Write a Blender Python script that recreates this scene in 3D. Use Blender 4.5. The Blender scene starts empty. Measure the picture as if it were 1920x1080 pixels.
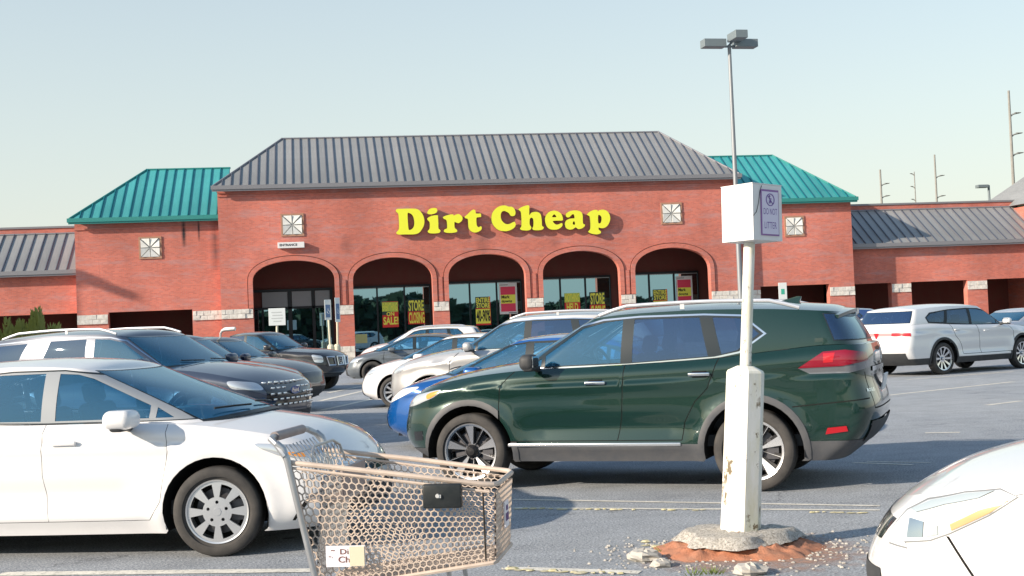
import bpy, math, random
import numpy as np
from mathutils import Vector, Matrix
from mathutils.geometry import delaunay_2d_cdt
random.seed(7); RNG = np.random.default_rng(7)
SC = bpy.context.scene; COL = SC.collection
rad = math.radians
# ------------------------------------------------------------------ camera
FPX, CAMH, PSI = 2450.0, 1.53, rad(8.8)
ROLL, PITCH = math.atan(.041), math.atan(74/2450)
fw = Vector((math.sin(PSI)*math.cos(PITCH), math.cos(PSI)*math.cos(PITCH), math.sin(PITCH)))
r0 = Vector((math.cos(PSI), -math.sin(PSI), 0)); u0 = r0.cross(fw)
rt = r0*math.cos(ROLL)-u0*math.sin(ROLL); up = u0*math.cos(ROLL)+r0*math.sin(ROLL)
cd = bpy.data.cameras.new('camera'); cam = bpy.data.objects.new('camera', cd); COL.objects.link(cam)
cd.sensor_width = 36; cd.lens = 36*FPX/1920; cd.clip_start = .1; cd.clip_end = 5000
cam.matrix_world = Matrix(((rt.x, up.x, -fw.x, 0), (rt.y, up.y, -fw.y, 0), (rt.z, up.z, -fw.z, CAMH), (0, 0, 0, 1)))
SC.camera = cam
# ------------------------------------------------------------------ light
SUN_EL, SUN_AZ = rad(22), rad(180+71)          # azimuth clockwise from +Y, towards the sun
w = bpy.data.worlds.new("World"); SC.world = w; w.use_nodes = True
nt = w.node_tree; nt.nodes.clear()
sky = nt.nodes.new('ShaderNodeTexSky'); sky.sky_type = 'NISHITA'; sky.sun_disc = False
sky.sun_elevation = SUN_EL; sky.sun_rotation = SUN_AZ; sky.altitude = 0; sky.air_density = 1.35; sky.dust_density = .75; sky.ozone_density = 1.4
bg = nt.nodes.new('ShaderNodeBackground'); bg.inputs['Strength'].default_value = .13
out = nt.nodes.new('ShaderNodeOutputWorld')
hs = nt.nodes.new('ShaderNodeHueSaturation'); hs.inputs['Saturation'].default_value = 1.1; nt.links.new(sky.outputs[0], hs.inputs['Color']); hz = nt.nodes.new('ShaderNodeMix'); hz.data_type = 'RGBA'; hz.inputs[0].default_value = .36
tc = nt.nodes.new('ShaderNodeTexCoord'); sp_ = nt.nodes.new('ShaderNodeSeparateXYZ'); nt.links.new(tc.outputs['Generated'], sp_.inputs[0])
def wm(op, a, b):
    q = nt.nodes.new('ShaderNodeMath'); q.operation = op; q.use_clamp = op == 'SUBTRACT'
    for i, v_ in enumerate((a, b)):
        if hasattr(v_, 'links'): nt.links.new(v_, q.inputs[i])
        else: q.inputs[i].default_value = v_
    return q.outputs[0]
nt.links.new(wm('MULTIPLY', wm('POWER', wm('SUBTRACT', 1., wm('ABSOLUTE', sp_.outputs[2], 0)), 1.7), .84), hz.inputs[0])   # haze thickens towards the horizon
pass; hz.inputs[7].default_value = (4.0, 4.2, 4.1, 1); nt.links.new(hs.outputs[0], hz.inputs[6]); nt.links.new(hz.outputs[2], bg.inputs[0]); nt.links.new(bg.outputs[0], out.inputs[0])
sl = bpy.data.lights.new('sun', 'SUN'); sl.energy = 5.0; sl.angle = rad(.6); sl.color = (1, .86, .70)
sun = bpy.data.objects.new('sun', sl); COL.objects.link(sun)
sdir = Vector((math.sin(SUN_AZ)*math.cos(SUN_EL), math.cos(SUN_AZ)*math.cos(SUN_EL), math.sin(SUN_EL)))
sun.rotation_euler = sdir.to_track_quat('Z', 'Y').to_euler(); sun.location = sdir*60
vs = SC.view_settings; vs.view_transform = 'Standard'; vs.look = 'None'; vs.gamma = 1; vs.use_curve_mapping = False
vs.exposure = .57
SC.cycles.max_bounces = 8; SC.cycles.transparent_max_bounces = 12; SC.cycles.caustics_reflective = False; SC.cycles.caustics_refractive = False
SC.cycles.sample_clamp_indirect = 6
# ------------------------------------------------------------------ placing helpers
def c2w(cx, cz):                                # metres right of / ahead of the viewer -> ground X, Y
    return Vector((cx*math.cos(PSI)+cz*math.sin(PSI), -cx*math.sin(PSI)+cz*math.cos(PSI), 0))
def ray(x, y): return fw*FPX+rt*(x-960)+up*(540-y)
def on_y(x, y, Y):
    d = ray(x, y); t = Y/d.y; return Vector((0, 0, CAMH))+d*t
def on_g(x, y, Z=0.0):
    d = ray(x, y); t = (Z-CAMH)/d.z; return Vector((0, 0, CAMH))+d*t
# ------------------------------------------------------------------ object helpers
def tag(o, label=None, cat=None, group=None, kind=None):
    if label: o['label'] = label
    if cat: o['category'] = cat
    if group: o['group'] = group
    if kind: o['kind'] = kind
    return o
def empty(name, loc=(0, 0, 0), rz=0, parent=None):
    o = bpy.data.objects.new(name, None); COL.objects.link(o); o.location = loc; o.rotation_euler = (0, 0, rz)
    o.empty_display_size = .2
    if parent: o.parent = parent
    return o
def mkmesh(name, v, f, mats, mi=None, smooth=False, nrm=None):
    me = bpy.data.meshes.new(name)
    me.from_pydata([tuple(map(float, p)) for p in v], [], [tuple(map(int, q)) for q in f])
    for m in (mats if isinstance(mats, (list, tuple)) else [mats]): me.materials.append(m)
    if mi is not None: me.polygons.foreach_set('material_index', list(map(int, mi)))
    if smooth: me.polygons.foreach_set('use_smooth', [True]*len(me.polygons))
    me.update()
    if nrm is not None: me.normals_split_custom_set_from_vertices([tuple(map(float, n)) for n in nrm])
    return me
def mobj(name, v, f, mats, parent=None, mi=None, smooth=False, nrm=None, loc=None):
    o = bpy.data.objects.new(name, mkmesh(name, v, f, mats, mi, smooth, nrm)); COL.objects.link(o)
    if parent: o.parent = parent
    if loc is not None: o.location = loc
    return o
def share(o, parent=None, loc=None, rot=None):
    c = o.copy(); COL.objects.link(c); c.parent = parent if parent else o.parent
    if loc is not None: c.location = loc
    if rot is not None: c.rotation_euler = rot
    return c
class MB:
    "collects shapes for ONE mesh"
    def __init__(s): s.v = []; s.f = []; s.m = []; s.cur = 0
    def add(s, v, f):
        b = len(s.v); s.v += [tuple(p) for p in v]; s.f += [tuple(i+b for i in q) for q in f]; s.m += [s.cur]*len(f); return s
    def box(s, x0, x1, y0, y1, z0, z1):
        return s.add([(x0,y0,z0),(x1,y0,z0),(x1,y1,z0),(x0,y1,z0),(x0,y0,z1),(x1,y0,z1),(x1,y1,z1),(x0,y1,z1)],
                     [(0,3,2,1),(4,5,6,7),(0,1,5,4),(1,2,6,5),(2,3,7,6),(3,0,4,7)])
    def rbox(s, c, sz, r=.02, n=3, M=None):
        "rounded box"
        r = min(r, min(sz)/2*.98); hx, hy, hz = [d/2-r for d in sz]; V = []; F = []; k = 2*n+2
        ang = [(-1+2*i/(2*n+1)) for i in range(k)]
        def sp(a): return -1 if a < 0 else 1
        for face in range(6):
            b = len(V)
            for i in range(k):
                for j in range(k):
                    a, c2 = ang[i], ang[j]
                    a_ = math.tan(a*math.pi/4); c_ = math.tan(c2*math.pi/4)
                    p = [(1, a_, c_), (-1, -a_, c_), (-a_, 1, c_), (a_, -1, c_), (a_, c_, 1), (-a_, c_, -1)][face]
                    q = Vector(p).normalized()
                    sg = [sp(p[0]), sp(p[1]), sp(p[2])]
                    w_ = Vector((q.x*r+sg[0]*hx, q.y*r+sg[1]*hy, q.z*r+sg[2]*hz))
                    if M is not None: w_ = M @ w_
                    V.append((w_.x+c[0], w_.y+c[1], w_.z+c[2]))
            for i in range(k-1):
                for j in range(k-1):
                    F.append((b+i*k+j, b+(i+1)*k+j, b+(i+1)*k+j+1, b+i*k+j+1))
        return s.add(V, F)
    def tube(s, pts, r, n=8, closed=False, cap=True):
        pts = [Vector(p) for p in pts]; N = len(pts); V = []; F = []; prev = None
        rs = r if isinstance(r, (list, tuple)) else [r]*N
        for i, p in enumerate(pts):
            if closed: t = (pts[(i+1) % N]-pts[i-1])
            else: t = pts[min(i+1, N-1)]-pts[max(i-1, 0)]
            t.normalize()
            if prev is None:
                a = Vector((0, 0, 1)) if abs(t.z) < .9 else Vector((1, 0, 0)); nx = t.cross(a).normalized()
            else:
                nx = (prev-t*prev.dot(t))
                nx = nx.normalized() if nx.length > 1e-6 else t.orthogonal().normalized()
            prev = nx; ny = t.cross(nx)
            for k in range(n):
                a = 2*math.pi*k/n; V.append(p+nx*math.cos(a)*rs[i]+ny*math.sin(a)*rs[i])
        for i in range(N if closed else N-1):
            for k in range(n):
                j = (i+1) % N
                F.append((i*n+k, i*n+(k+1) % n, j*n+(k+1) % n, j*n+k))
        if cap and not closed: F.append(tuple(range(n))[::-1]); F.append(tuple((N-1)*n+k for k in range(n)))
        return s.add(V, F)
    def cyl(s, p0, p1, r0, r1=None, n=12): return s.tube([p0, p1], [r0, r0 if r1 is None else r1], n)
    def lathe(s, prof, n=32, axis='Y', c=(0, 0, 0)):
        V = []; F = []; m = len(prof)
        for k in range(n):
            a = 2*math.pi*k/n; ca, sa = math.cos(a), math.sin(a)
            for r, h in prof:
                V.append((c[0]+r*ca, c[1]+h, c[2]+r*sa) if axis == 'Y' else (c[0]+r*ca, c[1]+r*sa, c[2]+h))
        for k in range(n):
            q = (k+1) % n
            for i in range(m-1):
                F.append((k*m+i, k*m+i+1, q*m+i+1, q*m+i) if axis == 'Y' else (k*m+i, q*m+i, q*m+i+1, k*m+i+1))
        return s.add(V, F)
    def build(s, name, mats, parent=None, smooth=False, loc=None):
        o = mobj(name, s.v, s.f, mats, parent, s.m, smooth, None, loc)
        if smooth:
            me = o.data; me.polygons.foreach_set('use_smooth', [True]*len(me.polygons))
            me.set_sharp_from_angle(angle=rad(40))
        return o
def cdt(polys, extra=(), otype=1):
    "polys: list of closed 2D loops. Returns verts, triangles, containing polygon ids"
    vs_, fs = [], []
    for p in polys:
        if sum(p[i][0]*p[(i+1) % len(p)][1]-p[(i+1) % len(p)][0]*p[i][1] for i in range(len(p))) < 0: p = list(p)[::-1]
        b = len(vs_); vs_ += [Vector((float(q[0]), float(q[1]))) for q in p]; fs.append(list(range(b, b+len(p))))
    vs_ += [Vector((float(q[0]), float(q[1]))) for q in extra]
    v, e, f, ov, oe, of = delaunay_2d_cdt(vs_, [], fs, otype, 1e-6)
    return v, f, of
def plate(outer, holes, y0, y1, to3=None, mb=None):
    "flat polygon with holes in (a,b), extruded from y0 (front) to y1 (back)"
    mb = mb or MB(); to3 = to3 or (lambda a, b, y: (a, y, b))
    v, f, of = cdt([outer]+list(holes))
    keep = [t for t, o in zip(f, of) if 0 in o and len(o) == 1]
    tri = []
    for t in keep:
        a, b, c = [v[i] for i in t]
        tri.append(t if (b-a).cross(c-a) > 0 else t[::-1])
    mb.add([to3(p[0], p[1], y0) for p in v], tri)
    mb.add([to3(p[0], p[1], y1) for p in v], [t[::-1] for t in tri])
    m0 = mb.cur; mb.cur = getattr(mb, 'side', m0)
    for k, lp in enumerate([outer]+list(holes)):
        A = sum(lp[i][0]*lp[(i+1) % len(lp)][1]-lp[(i+1) % len(lp)][0]*lp[i][1] for i in range(len(lp)))
        L = list(lp) if (A > 0) == (k == 0) else list(lp)[::-1]; n = len(L)
        mb.add([to3(p[0], p[1], y0) for p in L]+[to3(p[0], p[1], y1) for p in L],
               [(i, n+i, n+(i+1) % n, (i+1) % n) for i in range(n)])
    mb.cur = m0
    return mb
def smooth_loop(pts, k=4):
    n = len(pts); o = []
    for i in range(n):
        p0, p1, p2, p3 = [Vector(pts[(i+j) % n]) for j in (-1, 0, 1, 2)]
        for q in range(k):
            t = q/k
            o.append(tuple(.5*((2*p1)+(-p0+p2)*t+(2*p0-5*p1+4*p2-p3)*t*t+(-p0+3*p1-3*p2+p3)*t**3)))
    return o
# ------------------------------------------------------------------ materials
MATS = {}
def mat(name, col, rough=.6, metal=0., coat=0., spec=.5, emit=None, trans=0., ior=1.45, alpha=1.):
    if name in MATS: return MATS[name]
    m = bpy.data.materials.new(name); m.use_nodes = True; b = m.node_tree.nodes['Principled BSDF']
    b.inputs['Base Color'].default_value = (*col, 1); b.inputs['Roughness'].default_value = rough; b.inputs['Metallic'].default_value = metal
    b.inputs['Coat Weight'].default_value = coat; b.inputs['Coat Roughness'].default_value = .03; b.inputs['Specular IOR Level'].default_value = spec
    b.inputs['Transmission Weight'].default_value = trans; b.inputs['IOR'].default_value = ior
    MATS[name] = m; return m
def N(m, t, **k):
    n = m.node_tree.nodes.new(t)
    for a, b in k.items():
        if a in [i.name for i in n.inputs]: n.inputs[a].default_value = b
        else: setattr(n, a, b)
    return n
def L(m, a, b): m.node_tree.links.new(a, b)
def ramp(m, fac, stops, interp='LINEAR'):
    r = N(m, 'ShaderNodeValToRGB'); r.color_ramp.interpolation = interp; e = r.color_ramp.elements
    e[0].position, e[0].color = stops[0][0], (*stops[0][1], 1); e[1].position, e[1].color = stops[-1][0], (*stops[-1][1], 1)
    for p, c in stops[1:-1]:
        q = e.new(p); q.color = (*c, 1)
    L(m, fac, r.inputs[0]); return r
def noise(m, scale, detail=4, rough=.55, vec=None, stretch=None):
    t = N(m, 'ShaderNodeTexCoord'); src = t.outputs['Object']
    if stretch:
        mp = N(m, 'ShaderNodeMapping'); mp.inputs['Scale'].default_value = stretch; L(m, src, mp.inputs[0]); src = mp.outputs[0]
    n = N(m, 'ShaderNodeTexNoise'); n.inputs['Scale'].default_value = scale; n.inputs['Detail'].default_value = detail; n.inputs['Roughness'].default_value = rough
    L(m, src, n.inputs['Vector']); return n
def mix(m, fac, a, b, mode='MIX'):
    n = N(m, 'ShaderNodeMix', data_type='RGBA', blend_type=mode)
    for s, val in ((n.inputs['Factor'], fac), (n.inputs['A'], a), (n.inputs['B'], b)):
        pass
    fi, ai, bi = n.inputs[0], n.inputs[6], n.inputs[7]
    for s, val in ((fi, fac), (ai, a), (bi, b)):
        if hasattr(val, 'links'): L(m, val, s)
        elif isinstance(val, (int, float)): s.default_value = val
        else: s.default_value = (*val, 1)
    return n.outputs[2]
def bump(m, h, strength=.3, dist=.02):
    b = N(m, 'ShaderNodeBump'); b.inputs['Strength'].default_value = strength; b.inputs['Distance'].default_value = dist
    L(m, h, b.inputs['Height']); L(m, b.outputs[0], m.node_tree.nodes['Principled BSDF'].inputs['Normal'])
def setcol(m, s): L(m, s, m.node_tree.nodes['Principled BSDF'].inputs['Base Color'])

def weathered(name, col, rough=.6, metal=0., amt=.25, scale=3., dark=(.1, .08, .06), stretch=None, bmp=0, coat=0.):
    m = mat(name, col, rough, metal, coat)
    n = noise(m, scale, 6, .65, stretch=stretch); r = ramp(m, n.outputs[0], [(.35, (0, 0, 0)), (.75, (1, 1, 1))])
    mm = N(m, 'ShaderNodeMath', operation='MULTIPLY'); L(m, r.outputs[0], mm.inputs[0]); mm.inputs[1].default_value = amt
    setcol(m, mix(m, mm.outputs[0], col, dark))
    if bmp: n2 = noise(m, scale*12, 5, .7); bump(m, n2.outputs[0], bmp, .01)
    return m
def brick_mat(name='red_brick'):
    m = mat(name, (.4, .1, .06), .9)
    t = N(m, 'ShaderNodeTexCoord'); mp = N(m, 'ShaderNodeMapping'); mp.inputs['Rotation'].default_value = (rad(90), 0, 0)
    L(m, t.outputs['Object'], mp.inputs[0])
    # use X+Y so that returns into the arches carry courses too
    sx = N(m, 'ShaderNodeSeparateXYZ'); L(m, t.outputs['Object'], sx.inputs[0])
    ad = N(m, 'ShaderNodeMath', operation='ADD'); L(m, sx.outputs[0], ad.inputs[0]); L(m, sx.outputs[1], ad.inputs[1])
    cb = N(m, 'ShaderNodeCombineXYZ'); L(m, ad.outputs[0], cb.inputs[0]); L(m, sx.outputs[2], cb.inputs[1])
    b = N(m, 'ShaderNodeTexBrick'); b.offset = .5
    for k, v_ in (('Scale', 1.), ('Mortar Size', .006), ('Brick Width', .21), ('Row Height', .075), ('Bias', -.1), ('Mortar Smooth', .2)): b.inputs[k].default_value = v_
    b.inputs['Color1'].default_value = (.61, .175, .125, 1); b.inputs['Color2'].default_value = (.47, .135, .105, 1); b.inputs['Mortar'].default_value = (.44, .24, .20, 1)
    L(m, cb.outputs[0], b.inputs['Vector'])
    n = N(m, 'ShaderNodeTexNoise'); n.inputs['Scale'].default_value = .9; n.inputs['Detail'].default_value = 8; n.inputs['Roughness'].default_value = .72
    mp2 = N(m, 'ShaderNodeMapping'); mp2.inputs['Scale'].default_value = (.6, .6, 3.2); L(m, t.outputs['Object'], mp2.inputs[0]); L(m, mp2.outputs[0], n.inputs['Vector'])
    r = ramp(m, n.outputs[0], [(.5, (0, 0, 0)), (.72, (1, 1, 1))])
    f = N(m, 'ShaderNodeMath', operation='MULTIPLY'); L(m, r.outputs[0], f.inputs[0]); f.inputs[1].default_value = .75
    c1 = mix(m, f.outputs[0], b.outputs['Color'], (.44, .27, .27))
    n3 = noise(m, .25, 5, .6, stretch=(1, 1, .5)); r3 = ramp(m, n3.outputs[0], [(.4, (.82, .82, .82)), (.65, (1.12, 1.12, 1.12))])
    c2 = mix(m, 1., c1, r3.outputs[0], 'MULTIPLY')
    n4 = noise(m, 2.2, 8, .7, stretch=(1.6, 1.6, .22)); r4 = ramp(m, n4.outputs[0], [(.62, (0, 0, 0)), (.78, (.45, .45, .45))])
    c3 = mix(m, r4.outputs[0], c2, (.09, .05, .05))
    def stain(c, x0, w_, za, zb, amt):              # dark water streaks below the eaves
        def M(op, a, b_): q = N(m, 'ShaderNodeMath', operation=op); [L(m, v_, q.inputs[i]) if hasattr(v_, 'links') else setattr(q.inputs[i], 'default_value', v_) for i, v_ in enumerate((a, b_))]; return q.outputs[0]
        dx = M('DIVIDE', M('ABSOLUTE', M('SUBTRACT', sx.outputs[0], x0), 0), w_); zc, zh = (za+zb)/2, (zb-za)/2; dz = M('DIVIDE', M('ABSOLUTE', M('SUBTRACT', sx.outputs[2], zc), 0), zh)
        fx = M('MAXIMUM', M('SUBTRACT', 1., dx), 0.); fz_ = M('MAXIMUM', M('SUBTRACT', 1., dz), 0.)
        k = M('MULTIPLY', M('MULTIPLY', fx, M('POWER', fz_, .5)), M('MULTIPLY', amt, n.outputs[0])); return mix(m, k, c, (.03, .025, .03))
    for a in ((-7.05, .16, 6.9, 8.5, 2.6), (-6.2, .09, 7.2, 8.5, 2.2), (-5.3, .35, 5.4, 8.6, 1.3), (10.2, .5, 5.9, 7.2, .9), (2.2, .5, 6.1, 7.4, .7), (14.5, .6, 6.0, 6.9, .7)): c3 = stain(c3, *a)
    setcol(m, c3); bump(m, b.outputs['Fac'], -.35, .01)
    return m
def metal_roof(name, col):
    m = mat(name, col, .42, .25)
    n = noise(m, .7, 6, .6, stretch=(1, .3, .3)); r = ramp(m, n.outputs[0], [(.3, tuple(c*.8 for c in col)), (.7, tuple(min(1, c*1.12) for c in col))])
    n2 = noise(m, 9, 4, .7, stretch=(1, .15, .15)); r2 = ramp(m, n2.outputs[0], [(.3, (.9, .9, .9)), (.7, (1.05, 1.05, 1.05))])
    oi_ = N(m, 'ShaderNodeObjectInfo'); r3 = ramp(m, oi_.outputs['Random'], [(0, (.86, .87, .88)), (1, (1.08, 1.07, 1.06))])
    setcol(m, mix(m, 1., mix(m, 1., r.outputs[0], r2.outputs[0], 'MULTIPLY'), r3.outputs[0], 'MULTIPLY')); return m
def asphalt_mat():
    m = mat('asphalt', (.2, .2, .2), .92, spec=.25)
    big = noise(m, .12, 5, .6); rb = ramp(m, big.outputs[0], [(.35, (.84, .85, .87)), (.65, (1.1, 1.08, 1.05))])
    mid = noise(m, 2.2, 6, .65); rm = ramp(m, mid.outputs[0], [(.3, (.86, .86, .86)), (.7, (1.1, 1.1, 1.1))])
    fine = noise(m, 55, 5, .85); rf = ramp(m, fine.outputs[0], [(.34, (.12, .14, .155)), (.5, (.39, .42, .455)), (.66, (.82, .84, .87))])
    v = N(m, 'ShaderNodeTexVoronoi'); v.inputs['Scale'].default_value = 60; t = N(m, 'ShaderNodeTexCoord'); L(m, t.outputs['Object'], v.inputs['Vector'])
    rv = ramp(m, v.outputs['Distance'], [(.0, (1.4, 1.4, 1.4)), (.25, (1, 1, 1)), (.6, (.8, .8, .8))])
    c = mix(m, 1., rf.outputs[0], rb.outputs[0], 'MULTIPLY'); c = mix(m, 1., c, rm.outputs[0], 'MULTIPLY'); c = mix(m, .6, c, mix(m, 1., c, rv.outputs[0], 'MULTIPLY'))
    vc = N(m, 'ShaderNodeTexVoronoi', feature='DISTANCE_TO_EDGE'); vc.inputs['Scale'].default_value = .16
    dn = noise(m, 1.2, 5, .7); mp = N(m, 'ShaderNodeVectorMath', operation='ADD'); sc_ = N(m, 'ShaderNodeVectorMath', operation='SCALE'); sc_.inputs['Scale'].default_value = 1.3
    L(m, dn.outputs['Color'], sc_.inputs[0]); L(m, t.outputs['Object'], mp.inputs[0]); L(m, sc_.outputs[0], mp.inputs[1]); L(m, mp.outputs[0], vc.inputs['Vector'])
    rc = ramp(m, vc.outputs['Distance'], [(0, (.5, .5, .5)), (.0035, (1, 1, 1))])
    c = mix(m, .8, c, mix(m, 1., c, rc.outputs[0], 'MULTIPLY'))
    st = noise(m, .55, 7, .75); rs = ramp(m, st.outputs[0], [(.60, (1, 1, 1)), (.68, (.74, .74, .76))]); c = mix(m, 1., c, rs.outputs[0], 'MULTIPLY')
    sp2 = noise(m, 3.1, 2, .4); rs2 = ramp(m, sp2.outputs[0], [(.735, (1, 1, 1)), (.77, (.45, .45, .47))]); c = mix(m, 1., c, rs2.outputs[0], 'MULTIPLY')
    tr_ = noise(m, 1.4, 4, .6, stretch=(.18, 3.2, 1)); rt_ = ramp(m, tr_.outputs[0], [(.3, (.94, .94, .94)), (.7, (1.05, 1.05, 1.05))]); c = mix(m, 1., c, rt_.outputs[0], 'MULTIPLY')
    vc2 = N(m, 'ShaderNodeTexVoronoi', feature='DISTANCE_TO_EDGE'); vc2.inputs['Scale'].default_value = .75; L(m, mp.outputs[0], vc2.inputs['Vector']); rc2 = ramp(m, vc2.outputs['Distance'], [(0, (.6, .6, .6)), (.006, (1, 1, 1))]); msk = noise(m, .3, 3, .5); rmk = ramp(m, msk.outputs[0], [(.5, (0, 0, 0)), (.56, (1, 1, 1))]); c = mix(m, rmk.outputs[0], c, mix(m, 1., c, rc2.outputs[0], 'MULTIPLY'))
    setcol(m, c); bump(m, fine.outputs[0], .9, .014); return m
def glass_car(name, tint=(.30, .36, .38), dark=.55, sky_sheen=(.12, .36, .55), sky_amt=.16):
    "thin tinted pane: coloured see-through plus mirror reflection by viewing angle"
    if name in MATS: return MATS[name]
    m = bpy.data.materials.new(name); m.use_nodes = True; nt_ = m.node_tree; nt_.nodes.clear()
    o = nt_.nodes.new('ShaderNodeOutputMaterial'); tr = nt_.nodes.new('ShaderNodeBsdfTransparent'); gl = nt_.nodes.new('ShaderNodeBsdfGlossy')
    tr.inputs[0].default_value = (*[c*dark for c in tint], 1); gl.inputs['Roughness'].default_value = .01; gl.inputs[0].default_value = (.66, .88, 1, 1)
    fr = nt_.nodes.new('ShaderNodeFresnel'); fr.inputs[0].default_value = 1.85; mx = nt_.nodes.new('ShaderNodeMixShader')
    df = nt_.nodes.new('ShaderNodeBsdfDiffuse'); df.inputs[0].default_value = (*sky_sheen, 1); m2 = nt_.nodes.new('ShaderNodeMixShader'); m2.inputs[0].default_value = sky_amt  # even blue diffuse layer paints the sky's reflection into the pane
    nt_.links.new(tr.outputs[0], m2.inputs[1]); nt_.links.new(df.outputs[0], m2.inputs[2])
    nt_.links.new(fr.outputs[0], mx.inputs[0]); nt_.links.new(m2.outputs[0], mx.inputs[1]); nt_.links.new(gl.outputs[0], mx.inputs[2]); nt_.links.new(mx.outputs[0], o.inputs[0])
    MATS[name] = m; return m
def paint(name, col, metal=0., rough=.35, dirt=.0):
    m = mat(name, col, rough, metal, 1.0)
    if metal > .2:
        n = N(m, 'ShaderNodeTexNoise'); n.inputs['Scale'].default_value = 900; t = N(m, 'ShaderNodeTexCoord'); L(m, t.outputs['Object'], n.inputs['Vector'])
        r = ramp(m, n.outputs[0], [(.3, tuple(c*.75 for c in col)), (.7, tuple(min(1, c*1.3) for c in col))]); base = r.outputs[0]
    else: base = None
    t = N(m, 'ShaderNodeTexCoord'); s = N(m, 'ShaderNodeSeparateXYZ'); L(m, t.outputs['Object'], s.inputs[0])
    n2 = noise(m, 4, 6, .7); a = N(m, 'ShaderNodeMath', operation='MULTIPLY'); a.inputs[1].default_value = .5; L(m, n2.outputs[0], a.inputs[0])
    sb = N(m, 'ShaderNodeMath', operation='SUBTRACT'); L(m, a.outputs[0], sb.inputs[0]); L(m, s.outputs[2], sb.inputs[1])
    r = ramp(m, sb.outputs[0], [(-.0, (0, 0, 0)), (.14, (.22, .22, .22) if col[0] < .6 else (.05, .05, .05))])
    setcol(m, mix(m, r.outputs[0], base if base else col, (.2, .17, .14)))
    return m
BRICK = brick_mat(); ASPH = asphalt_mat()
STONE = weathered('white_block', (.72, .70, .66), .85, 0, .55, 5, (.3, .27, .24), bmp=.6)
CONC = weathered('concrete', (.5, .48, .44), .9, 0, .5, 2.5, (.2, .18, .15), bmp=.5)
DARKM = mat('dark_bronze_metal', (.012, .014, .018), .45, .3)
RUBBER = weathered('tyre_rubber', (.035, .034, .034), .8, 0, .5, 6, (.12, .11, .10))
BLACKP = weathered('black_plastic', (.035, .038, .042), .6, 0, .3, 8, (.10, .10, .10))
CLAD = weathered('grey_cladding', (.065, .07, .08), .55, 0, .3, 8, (.16, .15, .14))
GAP = mat('panel_gap', (.004, .004, .004), .9)
CHROME = mat('chrome', (.75, .77, .80), .12, 1.)
SILVERW = mat('alloy_silver', (.66, .67, .69), .32, .75)
MACHW = mat('machined_alloy', (.75, .76, .78), .25, .85)
DARKW = mat('dark_alloy', (.02, .02, .022), .4, .3)
BRAKE = mat('brake_disc', (.10, .10, .11), .45, .7)
SEAT = mat('seat_fabric', (.05, .055, .06), .9)
SEATL = mat('light_trim', (.45, .46, .46), .9)
DASH = mat('dashboard_plastic', (.03, .032, .036), .7)
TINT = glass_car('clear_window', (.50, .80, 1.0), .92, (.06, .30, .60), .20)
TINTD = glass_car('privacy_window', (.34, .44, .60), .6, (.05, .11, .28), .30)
REDL = mat('red_lens', (.45, .012, .02), .12, 0, 1.)
CLEARL = mat('clear_lens', (.62, .65, .68), .08, .55, 1.)
AMBER = mat('amber_lens', (.75, .28, .03), .15, 0, 1.)
WHITE_PL = mat('plate_white', (.75, .76, .78), .5)
# ------------------------------------------------------------------ lofted surfaces for car bodies
def pch(xs, ys, x):
    "monotone cubic through knots, vectorised"
    xs = np.asarray(xs, float); ys = np.asarray(ys, float); h = np.diff(xs); d = np.diff(ys)/h
    m = np.zeros_like(ys)
    if len(xs) > 2:
        w1 = 2*h[1:]+h[:-1]; w2 = h[1:]+2*h[:-1]
        ok = d[:-1]*d[1:] > 0
        mm = np.zeros(len(xs)-2); mm[ok] = ((w1+w2)[ok])/(w1[ok]/d[:-1][ok]+w2[ok]/d[1:][ok]); m[1:-1] = mm
    m[0] = d[0]; m[-1] = d[-1]
    x = np.clip(x, xs[0], xs[-1]); i = np.clip(np.searchsorted(xs, x)-1, 0, len(h)-1); t = (x-xs[i])/h[i]
    return ys[i]*(1+2*t)*(1-t)**2+m[i]*h[i]*t*(1-t)**2+ys[i+1]*t*t*(3-2*t)+m[i+1]*h[i]*t*t*(t-1)
UA, UB = .22, .78
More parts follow.
